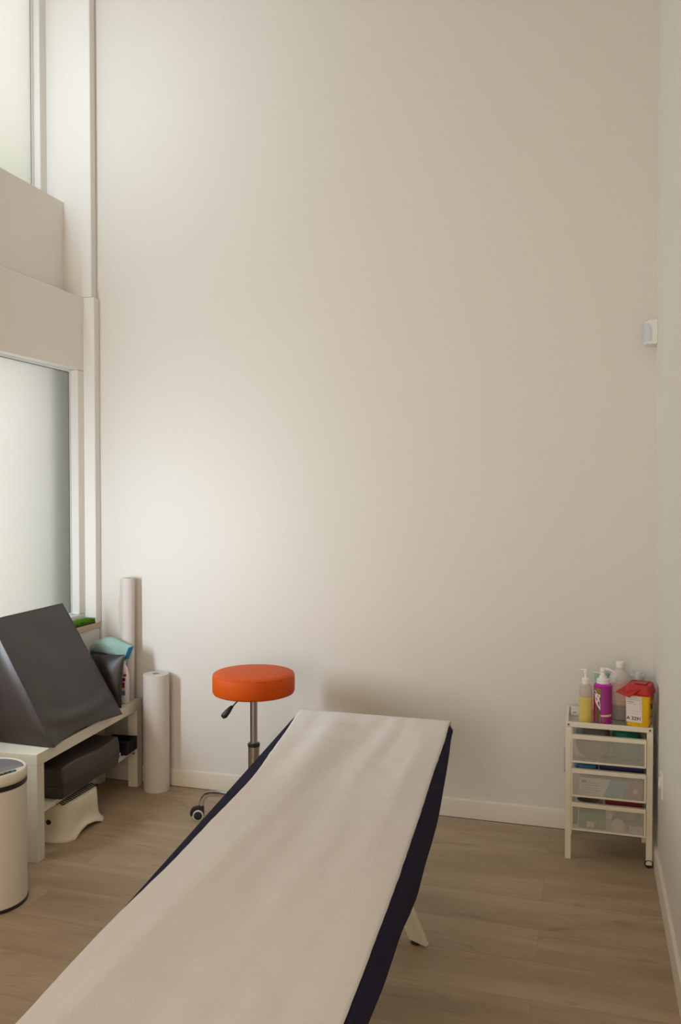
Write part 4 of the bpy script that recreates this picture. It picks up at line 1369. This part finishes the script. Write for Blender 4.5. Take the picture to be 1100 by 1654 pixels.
# pale swirling emblem
pp('emblem', 'logo', [(-0.044, 0.134), (-0.034, 0.141), (-0.026, 0.138), (-0.019, 0.128), (-0.012, 0.126), (-0.006, 0.124), (-0.0055, 0.116), (-0.010, 0.112), (-0.008, 0.100), (-0.006, 0.085), (-0.0055, 0.060), (-0.012, 0.068), (-0.022, 0.082), (-0.030, 0.092), (-0.032, 0.108), (-0.034, 0.122), (-0.040, 0.128)], rr=r + 0.0010)
pp('emblem', 'purple', [(-0.041, 0.1335), (-0.034, 0.137), (-0.028, 0.134), (-0.024, 0.127), (-0.030, 0.126), (-0.036, 0.127)], rr=r + 0.0014)
pp('emblem', 'purple', [(-0.0135, 0.098), (-0.0095, 0.094), (-0.008, 0.075), (-0.016, 0.084), (-0.017, 0.090)], rr=r + 0.0014)
pp('emblem', 'purple', [(-0.019, 0.121), (-0.014, 0.122), (-0.013, 0.117), (-0.018, 0.116)], rr=r + 0.0014)
pp('emblem', 'purple', [(-0.026, 0.112), (-0.021, 0.108), (-0.018, 0.098), (-0.0235, 0.101), (-0.027, 0.106)], rr=r + 0.0014)
b = MB()
b.lathe([(0.0265, 0.166), (0.0270, 0.169), (0.0262, 0.184), (0.0175, 0.188), (0.0155, 0.196), (0.009, 0.204), (0.0075, 0.214), (0.0115, 0.216), (0.0120, 0.228), (0.010, 0.232), (0.002, 0.2335)], c, 36)
b.tube([(c[0], c[1], c[2] + 0.2255), (c[0] + 0.022, c[1] - 0.004, c[2] + 0.227), (c[0] + 0.040, c[1] - 0.007, c[2] + 0.219), (c[0] + 0.052, c[1] - 0.009, c[2] + 0.211)], [0.008, 0.0062, 0.0048, 0.0036], 10)
b.build('pump', M['whiteplastic'], t, smooth=True)

# large translucent gel bottle
c = (0.143, 3.735, TZc); r = 0.0505
t = thing('gel_bottle', 'large milky plastic bottle with pale pink label behind the purple bottle', 'bottle', c)
MB().lathe([(r - 0.006, 0), (r - 0.0005, 0.005), (r - 0.0005, 0.066), (r - 0.004, 0.068)], c, 44).build('gel', M['liquid'], t, smooth=True)
sh = MB().lathe([(r, 0.066), (r, 0.1550), (r - 0.004, 0.1750), (r - 0.016, 0.1950), (0.024, 0.2060), (0.0165, 0.2140), (0.0160, 0.2200)], c, 44, cap0=False).build('bottle_shell', M['milky'], t, smooth='all')
wrap_patch([(-0.072, 0.074), (0.072, 0.074), (0.072, 0.164), (-0.072, 0.164)], c, r + 0.0004, R(-93), 24).build('label', M['pinklabel'], t, smooth=True)
for z in (0.082, 0.155):
    wrap_patch([(-0.060, z), (0.060, z), (0.060, z + 0.001), (-0.060, z + 0.001)], c, r + 0.0010, R(-93), 20).build('label_line', M['pinkink'], t)
wrap_patch([(-0.052, 0.078), (-0.040, 0.078), (-0.040, 0.098), (-0.052, 0.098)], c, r + 0.0010, R(-93), 6).build('dark_symbol', M['screw'], t)
MB().lathe([(0.0175, 0.2180), (0.0180, 0.2200), (0.0180, 0.2420), (0.0160, 0.2445)], c, 30).build('screw_cap', M['whiteplastic'], t, smooth=True)

# small nozzle bottle behind the sharps box
c = (0.213, 3.766, TZc)
t = thing('nozzle_bottle', 'small white nozzle bottle standing behind the sharps container', 'bottle', c)
MB().lathe([(0.020, 0), (0.023, 0.003), (0.023, 0.1250), (0.017, 0.1510), (0.012, 0.1590)], c, 30).build('bottle_body', M['milky'], t, smooth='all')
MB().lathe([(0.0115, 0.1570), (0.0115, 0.1710), (0.0095, 0.1750), (0.0095, 0.1930), (0.007, 0.1960)], c, 24).build('nozzle', M['whiteplastic'], t, smooth=True)

# pump bottle hidden behind the purple one, only its spout shows
c = (0.066, 3.735, TZc)
t = thing('pump_bottle', 'pale pump bottle behind the purple bottle, only its spout showing', 'bottle', c)
MB().lathe([(0.022, 0), (0.0245, 0.003), (0.0245, 0.1250), (0.012, 0.1420)], c, 30).build('bottle_body', M['milky'], t, smooth='all')
b = MB()
b.lathe([(0.013, 0.1400), (0.013, 0.1580), (0.005, 0.1610), (0.005, 0.1820), (0.008, 0.1840), (0.008, 0.1920), (0.003, 0.1940)], c, 20)
b.tube([(c[0], c[1], c[2] + 0.1880), (c[0] - 0.022, c[1] - 0.004, c[2] + 0.1910), (c[0] - 0.040, c[1] - 0.008, c[2] + 0.1930)], [0.0045, 0.0036, 0.0028], 8)
b.build('pump', M['whiteplastic'], t, smooth=True)

# packs against the back rail
blob('green_wipes_pack', 'pale green film pack standing behind the purple bottle', 'pack', M['greenpack'], 0.036, 0.118, 3.778, 3.818, TZc, 0.742, 4.5, 0.006, 2)
blob('white_wipes_pack', 'white and aqua film pack standing behind the sharps container', 'pack', M['aquapack'], 0.150, 0.252, 3.795, 3.822, TZc, 0.742, 5, 0.006, 3)
t = thing('slim_white_box', 'slim white box lying on the cart tray behind the yellow soap', 'box', (-0.03, 3.75, TZc))
MB().box(-0.060, 0.022, 3.722, 3.80, TZc + 0.0002, TZc + 0.021).build('carton', M['whitecard'], t, bevel=0.001)
MB().box(-0.052, -0.036, 3.7212, 3.722, TZc + 0.012, TZc + 0.016).build('text_line', M['greyink'], t)

# sharps container
def sharps():
    c = Vector((0.2145, 3.610, CZ + 0.0003)); a = R(-15)
    t = thing('sharps_container', 'yellow sharps container with open red lid and numbered label on the cart', 'container', tuple(c))
    b = MB()
    rings = []
    for z, hx, hy in ((0, 0.039, 0.042), (0.003, 0.0405, 0.0435), (0.128, 0.045, 0.050), (0.134, 0.045, 0.050)):
        rings.append(rrect(c.x, c.y, hx, hy, 0.010, c.z + z, 4, a))
    b.loft(rings)
    body = b.build('tub', M['yellow'], t, smooth=True)
    b = MB()
    rings = []
    for z, hx, hy, rr in ((0.120, 0.049, 0.054, 0.012), (0.126, 0.050, 0.055, 0.012), (0.130, 0.0475, 0.052, 0.012), (0.150, 0.044, 0.048, 0.011), (0.158, 0.041, 0.045, 0.010), (0.160, 0.036, 0.040, 0.009), (0.156, 0.033, 0.037, 0.008), (0.154, 0.020, 0.024, 0.006)):
        rings.append(rrect(c.x, c.y, hx, hy, rr, c.z + z, 4, a))
    b.loft(rings)
    lid = b.build('lid', M['red'], t, smooth=True)
    rot = Matrix.Translation(c) @ Matrix.Rotation(a, 4, 'Z')
    # opening cover in the middle of the lid and the raised flap that juts to the left
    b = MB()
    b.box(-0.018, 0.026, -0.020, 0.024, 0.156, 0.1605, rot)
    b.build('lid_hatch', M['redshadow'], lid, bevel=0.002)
    b = MB()
    q = [Vector((-0.020, -0.050, 0.150)), Vector((0.018, -0.056, 0.149)), Vector((-0.014, -0.084, 0.124)), Vector((-0.058, -0.074, 0.124))]
    q = [Vector((-0.040, -0.012, 0.153)), Vector((0.018, -0.046, 0.151)), Vector((-0.024, -0.078, 0.118)), Vector((-0.082, -0.044, 0.126))]
    nrm = (q[1] - q[0]).cross(q[3] - q[0]).normalized() * 0.005
    b.loft([[rot @ p_ for p_ in q], [rot @ (p_ + nrm) for p_ in q]])
    fl = b.build('lid_flap', M['red'], lid, bevel=0.002)
    cen = sum(q, Vector()) / 4
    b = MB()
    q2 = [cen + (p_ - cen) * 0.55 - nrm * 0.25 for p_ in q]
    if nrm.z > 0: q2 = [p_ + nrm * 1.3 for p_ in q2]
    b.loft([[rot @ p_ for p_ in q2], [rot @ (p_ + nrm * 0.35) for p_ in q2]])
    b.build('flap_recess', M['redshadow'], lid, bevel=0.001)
    # label on the front-left face
    sl = (0.0500 - 0.0435) / 0.125
    def FP(u, z, o=0.0):
        return rot @ Vector((u, -(0.0435 + sl * (z - 0.003)) - o, z))
    b = MB()
    b.loft([[FP(-0.040, 0.016, 0.0002), FP(0.018, 0.016, 0.0002), FP(0.018, 0.117, 0.0002), FP(-0.0405, 0.117, 0.0002)],
            [FP(-0.040, 0.016, 0.0008), FP(0.018, 0.016, 0.0008), FP(0.018, 0.117, 0.0008), FP(-0.0405, 0.117, 0.0008)]])
    lab = b.build('label', M['label'], t)
    def line(u0, u1, z0, h, m, nm='text_line'):
        k = MB(); k.loft([[FP(u0, z0, 0.0007), FP(u1, z0, 0.0007), FP(u1, z0 + h, 0.0007), FP(u0, z0 + h, 0.0007)],
                          [FP(u0, z0, 0.0011), FP(u1, z0, 0.0011), FP(u1, z0 + h, 0.0011), FP(u0, z0 + h, 0.0011)]])
        k.build(nm, M[m], lab)
    line(-0.036, 0.012, 0.107, 0.0008, 'greyink')
    line(-0.036, 0.010, 0.101, 0.0014, 'greyink')
    line(-0.036, -0.012, 0.092, 0.0016, 'ink')
    line(-0.036, -0.003, 0.085, 0.0012, 'greyink')
    line(-0.036, 0.012, 0.058, 0.0006, 'greyink')
    line(0.0128, 0.0134, 0.058, 0.050, 'greyink')
    line(-0.024, 0.004, 0.048, 0.0010, 'pinkink')
    mtx = frame_mtx(FP(-0.0385, 0.0245, 0.0009), rot.to_3x3() @ Vector((1, 0, 0)), (FP(0, 0.1) - FP(0, 0.0)))
    tb_ = text_bm('A 3291', 0.0185, mtx, 0.0004)
    xs = [v.co for v in tb_.bm.verts]
    tb_.build('number_print', M['ink'], lab)
    # printed side (faces the wall side of the room)
    def SP(v, z, o=0.0):
        return rot @ Vector((0.0405 + (0.045 - 0.0405) * (z - 0.003) / 0.125 + o, v, z))
    def sline(v0, v1, z0, z1, m, nm):
        k = MB(); k.loft([[SP(v0, z0, 0.0001), SP(v1, z0, 0.0001), SP(v1, z1, 0.0001), SP(v0, z1, 0.0001)],
                          [SP(v0, z0, 0.0006), SP(v1, z0, 0.0006), SP(v1, z1, 0.0006), SP(v0, z1, 0.0006)]])
        k.build(nm, M[m], body)
    sline(-0.034, 0.030, 0.096, 0.112, 'orangeprint', 'orange_panel')
    sline(-0.030, 0.020, 0.114, 0.116, 'ink', 'text_line')
    sline(-0.030, 0.024, 0.034, 0.036, 'ink', 'text_line')
    # biohazard style mark: three little rings
    k = MB()
    ctr = SP(-0.004, 0.074, 0.0006)
    e1 = (SP(0.01, 0.074) - SP(0, 0.074)).normalized(); e2 = (SP(0, 0.09) - SP(0, 0.074)).normalized()
    for q_ in range(3):
        aa = R(90 + 120 * q_)
        cc = ctr + (e1 * math.cos(aa) + e2 * math.sin(aa)) * 0.0065
        k.tube([cc + (e1 * math.cos(x) + e2 * math.sin(x)) * 0.006 for x in [2 * PI * j / 18 for j in range(19)]], 0.0009, 6, cap=False)
    k.build('hazard_mark', M['ink'], body, smooth='all')
    sline(-0.030, 0.022, 0.010, 0.026, 'cream_print', 'pale_panel')
    sline(-0.032, -0.024, 0.083, 0.089, 'ink', 'text_line')


sharps()
bpy.data.objects['sharps_container'].scale = (1.07, 1.07, 1.07)

# thin folded leaflet hung on the cart's left side
t = thing('hanging_leaflet', 'thin folded leaflet hanging on the left side of the drawer cart', 'leaflet', (CX0 - 0.004, 3.585, 0.25))
MB().box(CX0 - 0.0045, CX0 - 0.0035, 3.575, 3.60, 0.36, 0.455).build('dark_leaf', M['navypack'], t)
MB().box(CX0 - 0.0055, CX0 - 0.0012, 3.575, 3.60, 0.232, 0.3598).build('white_leaf', M['whitecard'], t)

# ================================================================== WALL FITTINGS
t = thing('motion_sensor', 'small white motion sensor mounted high in the right corner', 'sensor', (0.25, 3.80, 2.16))
b = MB()
def sprof(z, s):
    return [Vector((XR - 0.0005, 3.858, z)), Vector((XR - 0.020, YB - 0.002, z)), Vector((0.238 + s, 3.862, z)), Vector((0.228 + s, 3.845, z)), Vector((0.229 + s, 3.825, z)), Vector((0.242 + s, 3.806, z)), Vector((XR - 0.0005, 3.795, z))]
b.loft([sprof(2.163, 0.010), sprof(2.168, 0.002), sprof(2.176, 0), sprof(2.245, 0), sprof(2.262, 0.004), sprof(2.266, 0.012)])
b.build('housing', M['sensorplastic'], t, smooth=True, angle=50)
b = MB()
def lprof(z):
    e = 0.42 * math.sqrt(max(0.0, 1 - max(0.0, (z - 2.205) / 0.048) ** 2)) + 0.02
    ex, ey = 0.2415 + 0.043 * e, 0.8045 + 3.0 - 0.011 * e
    return [Vector((0.2268, 3.8450, z)), Vector((0.2278, 3.8245, z)), Vector((0.2412, 3.8045, z)), Vector((ex, ey, z)),
            Vector((ex, ey + 0.004, z)), Vector((0.2440, 3.8090, z)), Vector((0.2320, 3.8260, z)), Vector((0.2310, 3.8440, z))]
b.loft([lprof(2.174 + 0.078 * k / 12) for k in range(13)])
b.build('lens', M['sensorlens'], t, smooth=True, angle=60)

t = thing('wall_socket', 'white wall socket low on the right wall beside the drawer cart', 'socket', (XR, 3.375, 0.40))
b = MB()
def rr_x(x, yc, zc, hy, hz, r):
    return [Vector((x, p_.x, p_.y)) for p_ in rrect(yc, zc, hy, hz, r, 0)]
b.loft([rr_x(XR - 0.0002, 3.375, 0.408, 0.040, 0.046, 0.006), rr_x(XR - 0.006, 3.375, 0.408, 0.040, 0.046, 0.006), rr_x(XR - 0.008, 3.375, 0.408, 0.037, 0.043, 0.006)])
b.build('cover_plate', M['socketplastic'], t, smooth=True)
mm = Matrix.Translation((XR - 0.0082, 3.375, 0.415)) @ Matrix.Rotation(R(-90), 4, 'Y')
MB().lathe([(0.024, 0), (0.024, 0.004), (0.020, 0.005), (0.019, 0.001)], (0, 0, 0), 30, m=mm).build('socket_face', M['socketplastic'], t, smooth=True)
